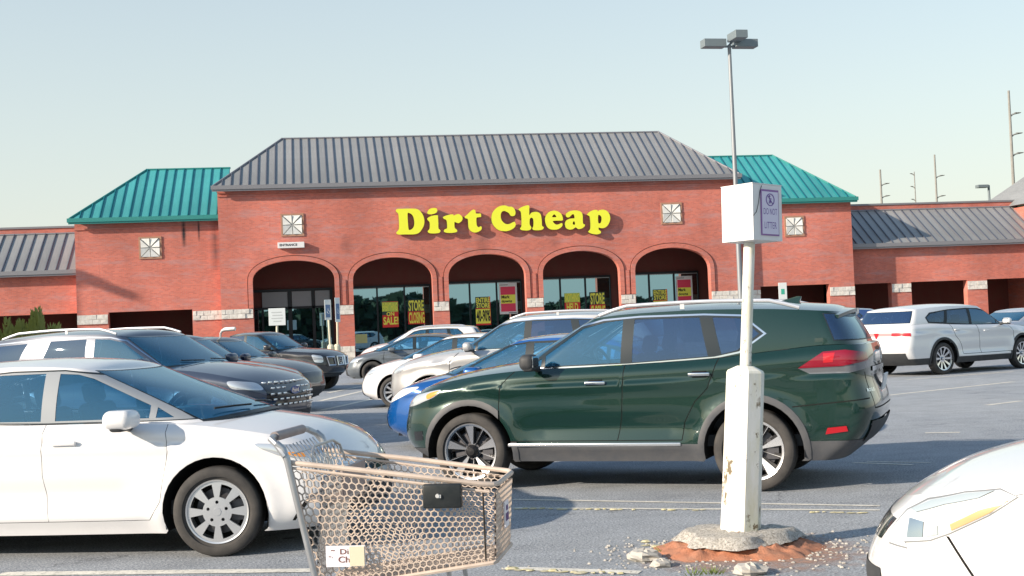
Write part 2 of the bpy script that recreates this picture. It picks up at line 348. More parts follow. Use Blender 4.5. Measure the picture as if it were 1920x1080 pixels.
class Surf:
    def __init__(s, rings, ts, disp=None): s.r = rings; s.ts = np.array(ts, float); s.disp = disp; s.sign = 1; s.prep()
    def ring(s, r, u):
        xf, xr, hw, cf, cr, nf, nr = r['xf'], r['xr'], r['hw'], r['cf'], r['cr'], r.get('nf', 2.6), r.get('nr', 3.)
        u = np.clip(u, 0, 1)
        a = np.clip(u/UA, 0, 1)*np.pi/2; b = np.clip((1-u)/(1-UB), 0, 1)*np.pi/2
        ra = (np.abs(np.cos(a))**nf+np.abs(np.sin(a))**nf)**(-1/nf); rb = (np.abs(np.cos(b))**nr+np.abs(np.sin(b))**nr)**(-1/nr)
        x = np.where(u < UA, xf+cf*(1-ra*np.cos(a)), np.where(u > UB, xr-cr*(1-rb*np.cos(b)), xf+cf+(xr-cr-xf-cf)*(u-UA)/(UB-UA)))
        y = hw*np.where(u < UA, ra*np.sin(a), np.where(u > UB, rb*np.sin(b), 1.))
        xm = r.get('xm', (xf+xr)/2); l1 = xm-xf; l2 = xr-xm
        y = y*(1-np.where(x < xm, r.get('bf', .03)*((xm-x)/l1)**2, r.get('br', .03)*((x-xm)/l2)**2))
        zk = r['z']; z = pch([k[0] for k in zk], [k[1] for k in zk], x) if len(zk) > 1 else np.full_like(x, zk[0][1])
        return np.stack([x, y, z], -1)
    def ev(s, u, t):
        u = np.asarray(u, float); t = np.clip(np.asarray(t, float), 0, 1)
        P = np.stack([s.ring(r, u) for r in s.r])            # K,N,3
        ts = s.ts; K = len(ts)
        if K == 2: q = P[0]*(1-t)[:, None]+P[1]*t[:, None]
        else:
            M = np.zeros_like(P); h = np.diff(ts)
            M[1:-1] = ((P[1:-1]-P[:-2])/h[:-1, None, None]*h[1:, None, None]+(P[2:]-P[1:-1])/h[1:, None, None]*h[:-1, None, None])/(h[1:]+h[:-1])[:, None, None]
            M[0] = (P[1]-P[0])/h[0]; M[-1] = (P[-1]-P[-2])/h[-1]
            i = np.clip(np.searchsorted(ts, t)-1, 0, K-2); n = np.arange(len(t)); w_ = ((t-ts[i])/h[i])[:, None]; hh = h[i][:, None]
            q = P[i, n]*(1+2*w_)*(1-w_)**2+M[i, n]*hh*w_*(1-w_)**2+P[i+1, n]*w_*w_*(3-2*w_)+M[i+1, n]*hh*w_*w_*(w_-1)
        if s.disp is not None:
            side = np.clip((u-.12)/.1, 0, 1)*np.clip((.88-u)/.1, 0, 1); q[:, 1] += s.disp(q[:, 0], q[:, 2])*side
        return q
    def nrm(s, u, t):
        e = .002; u = np.asarray(u, float); t = np.asarray(t, float)
        u1 = np.clip(u+e, 0, 1); u2 = np.clip(u-e, 0, 1); t1 = np.clip(t+e*2, 0, 1); t2 = np.clip(t-e*2, 0, 1)
        n = np.cross(s.ev(u1, t)-s.ev(u2, t), s.ev(u, t1)-s.ev(u, t2)); n /= np.linalg.norm(n, axis=1)[:, None]+1e-12
        n *= s.sign; n[u < 1e-5, 1] = 0; n[u > 1-1e-5, 1] = 0
        return n
    def prep(s):
        m = s.nrm([.5], [.5])[0]
        if m[1] < 0: s.sign = -1
        g = np.linspace(0, 1, 121); h = np.linspace(0, 1, 31); U, T = np.meshgrid(g, h); s.gu = U.ravel(); s.gt = T.ravel(); s.gp = s.ev(s.gu, s.gt)
    def invm(s, kind, AB):
        "side-view (x,z) or front/rear-view (y,z) points -> array of (u,t)"
        AB = np.asarray(AB, float).reshape(-1, 2)
        if kind == 'u': return AB
        ax = [0, 2] if kind == 's' else [1, 2]
        msk = (s.gu > .08) & (s.gu < .93) if kind == 's' else ((s.gu < .215) if kind == 'f' else (s.gu > .785))
        gi = np.nonzero(msk)[0]; G = s.gp[gi][:, ax]
        k = gi[np.argmin(((G[None]-AB[:, None])**2).sum(-1), axis=1)]; u, t = s.gu[k].copy(), s.gt[k].copy(); e = 1e-3
        for _ in range(7):
            te = np.where(t > 1-2*e, -e, e); ue = np.where(u > 1-2*e, -e, e); n = len(u)
            p = s.ev(np.concatenate([u, u+ue, u]), np.concatenate([t, t, t+te]))[:, ax]; p0 = p[:n]; f = p0-AB
            Ju = (p[n:2*n]-p0)/ue[:, None]; Jt = (p[2*n:]-p0)/te[:, None]; det = Ju[:, 0]*Jt[:, 1]-Ju[:, 1]*Jt[:, 0]; det = np.where(np.abs(det) < 1e-6, 1e9, det)
            du = (f[:, 0]*Jt[:, 1]-f[:, 1]*Jt[:, 0])/det; dt = (Ju[:, 0]*f[:, 1]-Ju[:, 1]*f[:, 0])/det
            u = np.clip(u-np.clip(du, -.05, .05), 0, 1); t = np.clip(t-np.clip(dt, -.05, .05), 0, 1)
        return np.stack([u, t], 1)
    def inv(s, kind, a, b): q = s.invm(kind, [(a, b)])[0]; return (float(q[0]), float(q[1]))
    def loop(s, pts, step=.05):
        "pts: (kind,a,b) list -> dense uv loop"
        n = len(pts); req = []
        for i in range(n):
            p, q = pts[i], pts[(i+1) % n]
            if p[0] == q[0] and p[0] != 'u':
                k = max(1, int(math.hypot(p[1]-q[1], p[2]-q[2])/step))
                for j in range(k): req.append((p[0], p[1]+(q[1]-p[1])*j/k, p[2]+(q[2]-p[2])*j/k, None))
            else: req.append((p[0], p[1], p[2], q))
        qs = [(r_[3][0], r_[3][1], r_[3][2]) for r_ in req if r_[3]]
        allp = [r_[:3] for r_ in req]+qs; res = [None]*len(allp)
        for kind in set(a[0] for a in allp):
            ii = [i for i, a in enumerate(allp) if a[0] == kind]; R_ = s.invm(kind, [allp[i][1:] for i in ii])
            for i, v_ in zip(ii, R_): res[i] = (float(v_[0]), float(v_[1]))
        o = []; m_ = len(req); c = 0
        for i, r_ in enumerate(req):
            a = res[i]
            if r_[3]:
                b = res[m_+c]; c += 1
                for j in range(6): o.append((a[0]+(b[0]-a[0])*j/6, a[1]+(b[1]-a[1])*j/6))
            else: o.append(a)
        return o
def S(*pts): return [('s', a, b) for a, b in pts]
def Fr(*pts): return [('f', a, b) for a, b in pts]
def Rr(*pts): return [('r', a, b) for a, b in pts]
def Uv(*pts): return [('u', a, b) for a, b in pts]
def arch_loop(sf, cx, cz, R, z0):
    a0 = math.asin(max(-1, min(1, (z0-cz)/R))); n = 22; pts = []
    for i in range(n+1):
        a = math.pi-a0-(math.pi-2*a0)*i/n; pts.append((cx+R*math.cos(a), cz+R*math.sin(a)))
    pts = [tuple(map(float, q)) for q in sf.invm('s', pts)]
    pts = [(pts[0][0], 0.)]+pts+[(pts[-1][0], 0.)]; return pts
def strip(sf, pts, w_):
    "thin polygon along a side-view polyline"
    Lf, Rt = [], []
    P = []
    for i in range(len(pts)-1):
        (x0, z0), (x1, z1) = pts[i], pts[i+1]; k = max(1, int(math.hypot(x1-x0, z1-z0)/.06))
        for j in range(k): P.append((x0+(x1-x0)*j/k, z0+(z1-z0)*j/k))
    P.append(pts[-1])
    for i, p in enumerate(P):
        a = P[max(i-1, 0)]; b = P[min(i+1, len(P)-1)]; dx, dz = b[0]-a[0], b[1]-a[1]; l = math.hypot(dx, dz) or 1
        Lf.append((p[0]-dz/l*w_/2, p[1]+dx/l*w_/2)); Rt.append((p[0]+dz/l*w_/2, p[1]-dx/l*w_/2))
    return [tuple(map(float, q)) for q in sf.invm('s', Lf+Rt[::-1])]
def skin(sf, regions, gu, gt, base_mat, root, out, base='body'):
    """regions: dicts loop(uv), mat, part (None = base), off, both (centre piece) , hole.
    collects geometry into out[(part, side)]"""
    W_, H_ = 6., 1.2
    outer = [(i/60, 0) for i in range(60)]+[(1, j/12) for j in range(12)]+[(1-i/60, 1) for i in range(60)]+[(0, 1-j/12) for j in range(12)]
    loops = [outer]+[r['loop'] for r in regions]
    sc = [[(min(max(p[0], 0), 1)*W_, min(max(p[1], 0), 1)*H_) for p in lp] for lp in loops]
    g = [((i+.5*(j % 2))/gu*W_, j/gt*H_) for i in range(gu+1) for j in range(1, gt) if (i+.5*(j % 2)) <= gu]
    v, f, of = cdt(sc, g)
    U = np.array([p[0]/W_ for p in v]); T = np.array([p[1]/H_ for p in v]); P = sf.ev(U, T); NN = sf.nrm(U, T)
    groups = {}
    for t, o in zip(f, of):
        k = max(o) if o else 0
        r = regions[k-1] if k else None
        if r and r.get('hole'): continue
        a, b, c = t
        n = np.cross(P[b]-P[a], P[c]-P[a])
        if n@NN[a]+n@NN[b]+n@NN[c] < 0: t = (a, c, b)
        part = r.get('part') if r else None
        m = r['mat'] if r else base_mat
        off = r.get('off', 0.) if r else 0.
        key = (part or base, bool(part) and not (r and r.get('both')))
        groups.setdefault(key, []).append((t, m, off))
    for (part, sided), tl in groups.items():
        idx = {}; V = []; Nn = []; Fc = []; Mi = []
        for t, m, off in tl:
            q = []
            for i in t:
                kk = (i, off)
                if kk not in idx: idx[kk] = len(V); V.append(P[i]+NN[i]*off); Nn.append(NN[i])
                q.append(idx[kk])
            Fc.append(tuple(q)); Mi.append(m)
        V = np.array(V); Nn = np.array(Nn); mir = np.array([1, -1, 1])
        for side in (1, -1):
            d = out.setdefault((part, side if sided else 0), dict(v=[], n=[], f=[], m=[]))
            b = len(d['v'])
            vv = V if side == 1 else V*mir; nn = Nn if side == 1 else Nn*mir
            d['v'] += list(vv); d['n'] += list(nn)
            d['f'] += [tuple(b+i for i in (q if side == 1 else q[::-1])) for q in Fc]; d['m'] += Mi
def flush(out, root, names=None):
    res = {}
    for (part, side), d in out.items():
        ms = []; mi = []
        for m in d['m']:
            if m not in ms: ms.append(m)
            mi.append(ms.index(m))
        nm = part.split(':')[0]
        o = mobj(nm, d['v'], d['f'], ms, root, mi, True, d['n']); res[(part, side)] = o
    return res
def cap_geo(sf, t, u0_, u1_, crown, out, m, nu=40, nr=10, rin=1., key='body', dz=0., disp=None, pw=2., rin_z=0.):
    "surface from a ring's edge to the centre line (rin<1: only a rim strip)"
    U = np.linspace(u0_, u1_, nu); E = sf.ev(U, np.full(nu, t)); hwm = max(E[:, 1].max(), .1)
    def pt(r):
        p = E.copy(); y = E[:, 1]*(1-r); p[:, 1] = y; p[:, 2] = E[:, 2]+crown*(E[:, 1]/hwm)**2*(1-(1-r)**pw)+dz
        if disp is not None: p[:, 2] += disp(p[:, 0], p[:, 1])*min(1, r*4)
        return p
    R_ = np.linspace(0, rin, nr); G = np.stack([pt(r) for r in R_])
    V = G.reshape(-1, 3); du = np.gradient(G, axis=1); dr = np.gradient(G, axis=0); n = np.cross(du, dr).reshape(-1, 3)
    n /= np.linalg.norm(n, axis=1)[:, None]+1e-9; n *= np.where(n[:, 2:3] < 0, -1, 1)
    bad = np.linalg.norm(n, axis=1) < .5; n[bad] = (0, 0, 1)
    F = [(i*nu+j, i*nu+j+1, (i+1)*nu+j+1, (i+1)*nu+j) for i in range(nr-1) for j in range(nu-1)]
    mir = np.array([1, -1, 1])
    a = V[F[nu//2][0]]; b = V[F[nu//2][1]]; c = V[F[nu//2][2]]
    fl = np.cross(b-a, c-a)[2] < 0
    for side in (1, -1):
        d = out.setdefault((key, 0), dict(v=[], n=[], f=[], m=[])); o = len(d['v'])
        d['v'] += list(V*(mir if side < 0 else 1)); d['n'] += list(n*(mir if side < 0 else 1))
        d['f'] += [tuple(o+i for i in (q if (side > 0) != fl else q[::-1])) for q in F]; d['m'] += [m]*len(F)
# ------------------------------------------------------------------ wheels
WHEEL_CACHE = {}
def ngon(r, n, ph=0, c=(0, 0)): return [(c[0]+r*math.cos(ph+2*math.pi*i/n), c[1]+r*math.sin(ph+2*math.pi*i/n)) for i in range(n)]
def sector(r1, r2, a, w1, w2, k=4, tw=0.):
    p = [(r2*math.cos(a+tw-w2+2*w2*i/k), r2*math.sin(a+tw-w2+2*w2*i/k)) for i in range(k+1)]
    return p+[(r1*math.cos(a+w1-2*w1*i/2), r1*math.sin(a+w1-2*w1*i/2)) for i in range(3)]
def wheel_meshes(R, Rr_, W_, style, detail=2):
    key = (R, Rr_, W_, style, detail)
    if key in WHEEL_CACHE: return WHEEL_CACHE[key]
    n = 64 if detail == 2 else 28; h = W_/2; res = []
    m = MB(); m.lathe([(Rr_*.97, -h*.75), (Rr_+.01, -h*.82), (R*.84, -h*.99), (R*.955, -h*.9), (R*.992, -h*.7), (R, -h*.35), (R, h*.35), (R*.992, h*.7), (R*.975, h*.82), (R*.955, h*.88),
        (R*.945, h*.90), (R*.90, h*.96), (R*.84, h*1.0), (R*.78, h*.97), (Rr_+.022, h*.92), (Rr_+.018, h*.86), (Rr_, h*.80), (Rr_*.97, h*.75)], n)
    if detail == 2:                                     # tread grooves
        for q in (-.5, -.17, .17, .5): m.lathe([(R+.0008, h*q-.006), (R+.0008, h*q+.006)], n)
    res.append(('tyre', m, [RUBBER]))
    Mm = {'corolla': SILVERW, 'rogue': MACHW, 'multi': SILVERW, 'black': DARKW, 'five': SILVERW, 'ten': CHROME}[style]
    m = MB(); m.lathe([(Rr_*.97, h*.72), (Rr_*1.005, h*.80), (Rr_*.99, h*.86), (Rr_*.95, h*.83), (Rr_*.93, h*.6), (Rr_*.88, h*.2), (Rr_*.88, -h*.7)], n)
    d0 = h*.74
    def dish(a, b, y):
        r = math.hypot(a, b)/Rr_; return (a, y+.02*(r-1)*(1 if style != 'corolla' else -.6)-(.03*(1-r) if style in ('rogue', 'multi', 'ten') else 0), b)
    holes = []
    if style == 'corolla':
        for i in range(8): holes.append(sector(Rr_*.46, Rr_*.86, rad(22.5+45*i), rad(13), rad(12.5)))
        for i in range(5): holes.append(ngon(Rr_*.055, 8, 0, (Rr_*.30*math.cos(rad(90+72*i)), Rr_*.30*math.sin(rad(90+72*i)))))
    elif style == 'rogue':
        for i in range(5):
            a = rad(90+72*i); holes.append(sector(Rr_*.26, Rr_*.91, a+rad(18), rad(9), rad(12), 4, rad(2))); holes.append(sector(Rr_*.24, Rr_*.91, a+rad(47), rad(20), rad(13.5)))
            holes.append(sector(Rr_*.30, Rr_*.90, a-rad(4), rad(3), rad(5.5), 4, rad(1))) if False else None
        holes = [x for x in holes if x]
    elif style in ('multi', 'ten'):
        k = 10
        for i in range(k): holes.append(sector(Rr_*.32, Rr_*.90, rad(360/k*(i+.5)), rad(8), rad(11.5)))
    else:
        for i in range(5): holes.append(sector(Rr_*.30, Rr_*.88, rad(54+72*i), rad(16), rad(23)))
    m2 = m; m2.cur = 0
    ou = ngon(Rr_*.955, n); plate(ou, holes, d0, d0-.022, lambda a, b, y: dish(a, b, y), m2)
    # facing: plate's front normal points to -Y for (a,y,b); turned outward below by double sided shading
    m2.lathe([(0.001, d0+.012), (Rr_*.12, d0+.012), (Rr_*.14, d0-.0), (Rr_*.14, d0-.02)] if style != 'rogue' else [(Rr_*.19, d0-.022), (Rr_*.20, d0-.03)], 20)
    res.append(('rim', m2, [Mm]))
    if style == 'rogue':                                # dark painted pockets of the machined wheel
        m = MB(); hh = [sector(Rr_*.36, Rr_*.86, rad(90+72*i+17), rad(3), rad(7.5), 4, rad(2)) for i in range(5)]+[sector(Rr_*.33, Rr_*.86, rad(90+72*i+45), rad(13), rad(8.5)) for i in range(5)]
        plate(ngon(Rr_*.93, n), hh, d0-.026, d0-.05, lambda a, b, y: dish(a, b, y), m); m.lathe([(.001, d0+.004), (Rr_*.13, d0+.002), (Rr_*.21, d0-.018), (Rr_*.24, d0-.03)], 20); res.append(('rim_pocket', m, [DARKW]))
    m = MB(); m.lathe([(Rr_*.12, h*.1), (Rr_*.72, h*.1), (Rr_*.72, h*.0), (Rr_*.12, 0)], 32); m.lathe([(.001, h*.32), (Rr_*.3, h*.32), (Rr_*.34, h*.1)], 20)
    m.box(-Rr_*.78, -Rr_*.40, h*-.1, h*.35, -Rr_*.3, Rr_*.35)
    res.append(('brake', m, [BRAKE]))
    m = MB(); m.lathe([(.001, -h*.2), (Rr_*.95, -h*.2)], 24); res.append(('hub_back', m, [GAP]))
    ms = []
    for nm, mm, mt in res:
        me = mkmesh(nm, mm.v, mm.f, mt, mm.m, False); me.polygons.foreach_set('use_smooth', [True]*len(me.polygons)); me.set_sharp_from_angle(angle=rad(35)); ms.append((nm, me))
    WHEEL_CACHE[key] = ms; return ms
def add_wheel(root, x, y, R, Rr_, W_, style, detail, steer=0.):
    e = empty('wheel', (x, y, R), 0, root)
    e.rotation_euler = (0, 0, (0 if y > 0 else math.pi)+steer)
    for nm, me in wheel_meshes(R, Rr_, W_, style, detail):
        o = bpy.data.objects.new(nm, me); COL.objects.link(o); o.parent = e
    return e
# ------------------------------------------------------------------ car specifications (x from the nose, z from the road)
def kn(*a): return [tuple(p) for p in a]
SEDAN = dict(L=4.63, W=1.78, H=1.435, fo=.93, wb=2.70, R=.318, rim=.226, tw=.21, Ra=.372, sill=.17, style='corolla',
    nose=[.20, .07, .0, .02, .12, .17], tail=[.22, .10, .03, .0, .05, .09], cf=.62, cr=.42, bf=.10, br=.09,
    top=kn((0, .64), (.12, .69), (.4, .80), (.8, .885), (1.2, .935), (1.7, .955), (2.7, .965), (3.6, .99), (4.2, 1.03), (4.45, 1.03), (4.63, 1.0)),
    hood=1.5, crown=.085, deck=3.95, cowl=(.86, .975), gbx=4.15, gcf=.55, gcr=.4, roof=(1.90, 3.35), rz=kn((1.7, 1.30), (2.0, 1.355), (2.5, 1.385), (3.0, 1.375), (3.5, 1.30)), rcrown=.05, tumble=.215,
    dlo=[(1.20, .967), (2.3, .972), (3.72, 1.01), (3.60, 1.13), (3.35, 1.245), (3.0, 1.315), (2.6, 1.345), (2.2, 1.343), (1.90, 1.30), (1.68, 1.215)],
    wins=[[(1.27, .985), (1.40, .985), (1.40, 1.06)], [(1.45, .985), (2.16, .985), (2.16, 1.325), (2.02, 1.315), (1.90, 1.28), (1.69, 1.185), (1.45, 1.075)],
          [(2.27, .985), (3.22, 1.00), (3.22, 1.25), (2.95, 1.305), (2.6, 1.328), (2.27, 1.330)], [(3.27, 1.005), (3.66, 1.02), (3.54, 1.13), (3.27, 1.23)]],
    doors=[[(1.30, .95), (1.27, .75), (1.33, .40), (1.42, .27)], [(2.22, .96), (2.22, .6), (2.18, .27)], [(3.36, .97), (3.30, .80), (3.12, .62), (3.02, .40), (2.98, .27)]], doorz=.27,
    handles=[(2.05, .83), (3.08, .86)], mirror=(1.55, .995), mirrorsz=(.22, .23, .135), seats=(2.15, 3.0), trim='black', rails=None)
SUV = dict(L=4.69, W=1.84, H=1.70, fo=.92, wb=2.706, R=.363, rim=.268, tw=.225, Ra=.44, sill=.27, style='rogue',
    nose=[.22, .10, .0, .01, .08, .14], tail=[.32, .16, .0, .07, .13, .17], cf=.62, cr=.36, bf=.10, br=.06,
    top=kn((0, .80), (.12, .87), (.35, .96), (.7, 1.035), (1.1, 1.09), (1.5, 1.12), (2.5, 1.145), (3.3, 1.18), (3.9, 1.215), (4.69, 1.20)),
    hood=1.75, crown=.09, deck=4.25, cowl=(1.20, 1.15), gbx=4.52, gcf=.5, gcr=.30, roof=(2.02, 4.26), rz=kn((1.8, 1.51), (2.1, 1.575), (2.5, 1.61), (3.1, 1.62), (3.7, 1.60), (4.3, 1.555)), rcrown=.07, tumble=.20,
    dlo=[(1.42, 1.135), (2.5, 1.155), (3.3, 1.195), (3.52, 1.235), (3.74, 1.385), (3.66, 1.45), (3.55, 1.545), (3.2, 1.568), (2.6, 1.572), (2.25, 1.555), (2.02, 1.505)],
    wins=[[(1.52, 1.15), (1.63, 1.15), (1.63, 1.225)], [(1.67, 1.15), (2.42, 1.165), (2.44, 1.555), (2.26, 1.54), (2.04, 1.49), (1.67, 1.25)],
          [(2.53, 1.165), (3.24, 1.20), (3.16, 1.552), (2.55, 1.557)], [(3.36, 1.215), (3.50, 1.245), (3.70, 1.385), (3.63, 1.45), (3.53, 1.53), (3.28, 1.548)]],
    doors=[[(1.38, 1.11), (1.25, .98), (1.23, .80), (1.27, .46)], [(2.47, 1.14), (2.44, .7), (2.39, .46)], [(3.34, 1.18), (3.24, .92), (3.12, .80), (3.02, .62), (2.99, .46)]], doorz=.46, mirrorsz=(.15, .215, .15),
    handles=[(2.20, .99), (3.17, 1.045)], mirror=(1.60, 1.20), seats=(2.3, 3.2), trim='chrome', rails='silver')
def warp(sp, **o):
    "same family of body, other proportions"
    q = dict(sp); q.update(o); a = [0, sp['fo'], sp['fo']+sp['wb'], sp['L']]; b = [0, q['fo'], q['fo']+q['wb'], q['L']]; kz = q['H']/sp['H']
    fx = lambda x: float(np.interp(x, a, b)); fz = lambda z: z*kz
    pt = lambda l: [(fx(x), fz(z)) for x, z in l]
    for k in ('top', 'rz', 'dlo', 'handles'):
        if k not in o: q[k] = pt(sp[k])
    for k in ('wins', 'doors'):
        if k not in o: q[k] = [pt(l) for l in sp[k]]
    for k in ('cowl', 'mirror'):
        if k not in o: q[k] = (fx(sp[k][0]), fz(sp[k][1]))
    for k in ('hood', 'deck', 'gbx'):
        if k not in o: q[k] = fx(sp[k])
    if 'roof' not in o: q['roof'] = (fx(sp['roof'][0]), fx(sp['roof'][1]))
    if 'seats' not in o: q['seats'] = tuple(fx(x) for x in sp['seats'])
    if 'doorz' not in o: q['doorz'] = fz(sp['doorz'])
    return q
def car(sp, name, label, cat, cx, cz, th, side, pm, det=1, group=None, fr=None, rr=None, clad=None, glass2=None, steer=0., belt_trim=None, extra=None, frontglass=None, rimstyle=None, jitter=0, hdisp=None):
    """cx, cz: metres right/ahead of the viewer of the nose's foot; side 'L' noses left, 'R' right; th degrees: L away, R towards the viewer"""
    t = rad(th); hd = c2w(-math.cos(t), math.sin(t)) if side == 'L' else c2w(math.cos(t), -math.sin(t))
    p = c2w(cx, cz)
    root = empty(name, p, math.atan2(-hd.y, -hd.x)); tag(root, label, cat, group)
    W = sp['W']; hw = W/2; L_ = sp['L']; R = sp['R']; fo, wb = sp['fo'], sp['wb']; Ra = sp['Ra']; sill = sp['sill']; top = sp['top']; fa = (fo, fo+wb)
    Z = lambda f: [(x, sill+f*(z-sill)) for x, z in top]
    fr_ = [0, .13, .40, .70, .945, 1]; inn = [.055, .02, .0, .012, .03, .085]
    rings = [dict(xf=sp['nose'][i], xr=L_-sp['tail'][i], hw=hw-inn[i], cf=sp['cf'], cr=sp['cr'], bf=sp['bf'], br=sp['br'], nf=2.5, nr=3.4, z=Z(fr_[i])) for i in range(6)]
    beltz = float(np.interp(fo+wb/2, [k[0] for k in top], [k[1] for k in top]))
    def disp(x, z):
        d = np.zeros_like(x)
        for c in fa:
            r = np.hypot(x-c, (z-R)); d += .020*np.exp(-((r-Ra-.02)/.07)**2)*(z > R*.4)
        m = np.clip((x-(fo+Ra*.9))/.35, 0, 1)*np.clip((fo+wb-Ra*.9-x)/.35, 0, 1)
        d += -.036*m*np.exp(-((z-(sill+(beltz-sill)*.36))/.10)**2)+.016*m*np.exp(-((z-(sill+(beltz-sill)*.16))/.05)**2)
        cz_ = beltz-.17+.03*(x-fo)/wb; d += .015*np.tanh((z-cz_)/-.012)*np.exp(-((z-cz_)/.09)**2)*np.clip((x-.6)/.6, 0, 1)
        return d
    lo = Surf(rings, [0, .13, .42, .70, .93, 1], disp)
    regs = []; out = {}
    cm = clad
    if cm:
        zc = (sp.get('cladz', .42)-sill)/(beltz-sill); tc = float(np.interp(zc, fr_, [0, .13, .42, .70, .93, 1]))
        regs.append(dict(loop=[(i/40, 0) for i in range(41)]+[(1-i/40, tc) for i in range(41)], mat=cm, off=.004))
        for c in fa: regs.append(dict(loop=arch_loop(lo, c, R, Ra+.055, sill+.02), mat=cm, off=.010))
    dm = pm
    # doors
    dl = sp['doors']; nd = len(dl)-1
    for i in range(nd):
        a, b = dl[i], dl[i+1]
        lp = []
        A = [lo.inv('s', *q) for q in a]; B = [lo.inv('s', *q) for q in b]
        lp = [(A[0][0], 1.)]+[(u, min(t_, .995)) for u, t_ in A[1:]]+B[::-1][:-1]+[(B[0][0], 1.)]
        # densify
        ll = []
        for j in range(len(lp)):
            q0, q1 = lp[j], lp[(j+1) % len(lp)]
            for k in range(6): ll.append((q0[0]+(q1[0]-q0[0])*k/6, q0[1]+(q1[1]-q0[1])*k/6))
        regs.append(dict(loop=ll, mat=pm, part='door:%d' % i))
    gw = sp.get('gap', .008) if det == 2 else .012
    for i, d_ in enumerate(dl):
        A = [lo.inv('s', *q) for q in d_]
        pts = [d_[0]]+list(d_[1:])
        regs.append(dict(loop=strip(lo, pts, gw), mat=GAP, off=-.002))
    regs.append(dict(loop=strip(lo, [(dl[0][-1][0], sp['doorz']), (dl[-1][-1][0], sp['doorz'])], gw), mat=GAP, off=-.002))
    if cm:
        for c in fa: pass
    for key, lst in (('f', fr or []), ('r', rr or [])):
        for r in lst:
            q = dict(r)
            if r.get('part') in ('headlight', 'taillight', 'taillight_lens', 'indicator', 'lamp_band') and r.get('smooth', True) or r.get('smooth'):
                ctl = [lo.inv(*p_) for p_ in r['pts']]; q['loop'] = [(min(max(a_, 0), 1), min(max(b_, 0), 1)) for a_, b_ in smooth_loop(ctl, 5)]
            else: q['loop'] = lo.loop(r['pts'])
            regs.append(q)
    for c in fa: regs.append(dict(loop=arch_loop(lo, c, R, Ra, sill+.02), mat=GAP, hole=True))
    gu, gt = {2: (150, 26), 1: (80, 14), 0: (48, 9)}[det]
    skin(lo, regs, gu, gt, pm, root, out)
    uc = lo.inv('s', sp['hood'], float(np.interp(sp['hood'], [k[0] for k in top], [k[1] for k in top])))[0]
    ud = lo.inv('s', sp['deck'], float(np.interp(sp['deck'], [k[0] for k in top], [k[1] for k in top])))[0]
    cap_geo(lo, 1., 0, uc, sp['crown'], out, pm, 60 if det == 2 else 30, 16 if det == 2 else 9, key='hood', disp=hdisp)
    cap_geo(lo, 1., uc, ud, .02, out, pm, 12, 3, rin=.14)
    cap_geo(lo, 1., ud, 1., sp.get('dcrown', .02), out, pm, 30, 8)
    # greenhouse
    cxl, czl = sp['cowl']; ghw = hw-.095
    zt = lambda x: float(np.interp(x, [k[0] for k in top], [k[1] for k in top]))
    bz = [(cxl, czl), (cxl+.25, zt(cxl+.25)+.02), (cxl+.5, zt(cxl+.5)+.004)]+[(x, z+.004) for x, z in top if x > cxl+.6 and x < sp['gbx']]+[(sp['gbx'], zt(sp['gbx'])+.004)]
    g0 = dict(xf=cxl, xr=sp['gbx'], hw=ghw, cf=sp['gcf'], cr=sp['gcr'], bf=.09, br=.07, nf=2.5, nr=2.8, z=bz)
    g1 = dict(xf=sp['roof'][0], xr=sp['roof'][1], hw=hw-sp['tumble'], cf=.22, cr=.22, bf=.05, br=.06, nf=2.9, nr=3., z=sp['rz'])
    class GS(Surf):
        def ev(s, u, t):
            q = Surf.ev(s, u, t); t = np.clip(np.asarray(t, float), 0, 1); u = np.asarray(u, float); b = 4*t*(1-t)
            q[:, 1] *= 1+.022*b; q[:, 0] -= .018*b*np.clip(1-u/UA, 0, 1); q[:, 0] += .02*b*np.clip((u-UB)/(1-UB), 0, 1); return q
    gh = GS([g0, g1], [0, 1])
    trim = CHROME if sp['trim'] == 'chrome' else mat('pillar_black', (.022, .032, .04), .4, 0, .0, .2)
    gb = mat('pillar_black', (.022, .032, .04), .4, 0, .0, .2)
    def expand(poly, d):
        c = np.mean(poly, axis=0); o = []; n = len(poly)
        ar = sum(poly[i][0]*poly[(i+1) % n][1]-poly[(i+1) % n][0]*poly[i][1] for i in range(n)); sg = 1 if ar > 0 else -1
        for i in range(n):
            p0, p1, p2 = [np.array(poly[(i+k) % n], float) for k in (-1, 0, 1)]
            e1 = (p1-p0)/np.linalg.norm(p1-p0); e2 = (p2-p1)/np.linalg.norm(p2-p1); n1 = np.array([e1[1], -e1[0]]); n2 = np.array([e2[1], -e2[0]])
            b_ = n1+n2; b_ /= max(np.linalg.norm(b_), .3); k = d/max(.5, b_@n1); o.append(tuple(p1+b_*k*sg))
        return o
    gr = []
    clampz = lambda poly: poly
    gr.append(dict(loop=gh.loop(S(*expand(sp['dlo'], .016 if sp['trim'] == 'chrome' else .009))), mat=trim, off=.003))
    gr.append(dict(loop=gh.loop(S(*sp['dlo'])), mat=sp.get('pillarm', gb)))
    side_glass = []
    for i, wn in enumerate(sp['wins']):
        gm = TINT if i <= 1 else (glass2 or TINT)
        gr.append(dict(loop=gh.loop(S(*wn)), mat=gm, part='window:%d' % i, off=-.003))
    uw = sp.get('uw', .150); ur = sp.get('ur', .150)
    dn = lambda a, b, n=8: [(a[0]+(b[0]-a[0])*i/n, a[1]+(b[1]-a[1])*i/n) for i in range(n)]
    gr.append(dict(loop=dn((0, .0), (uw+.004, .0))+dn((uw+.004, .0), (uw-.009, .97))+dn((uw-.009, .97), (0, .97))+dn((0, .97), (0, 0)), mat=gb))
    gr.append(dict(loop=dn((0, .05), (uw, .05))+dn((uw, .05), (uw-.012, .95))+dn((uw-.012, .95), (0, .95))+dn((0, .95), (0, .05)), mat=frontglass or TINT, part='windshield', both=True, off=.001))
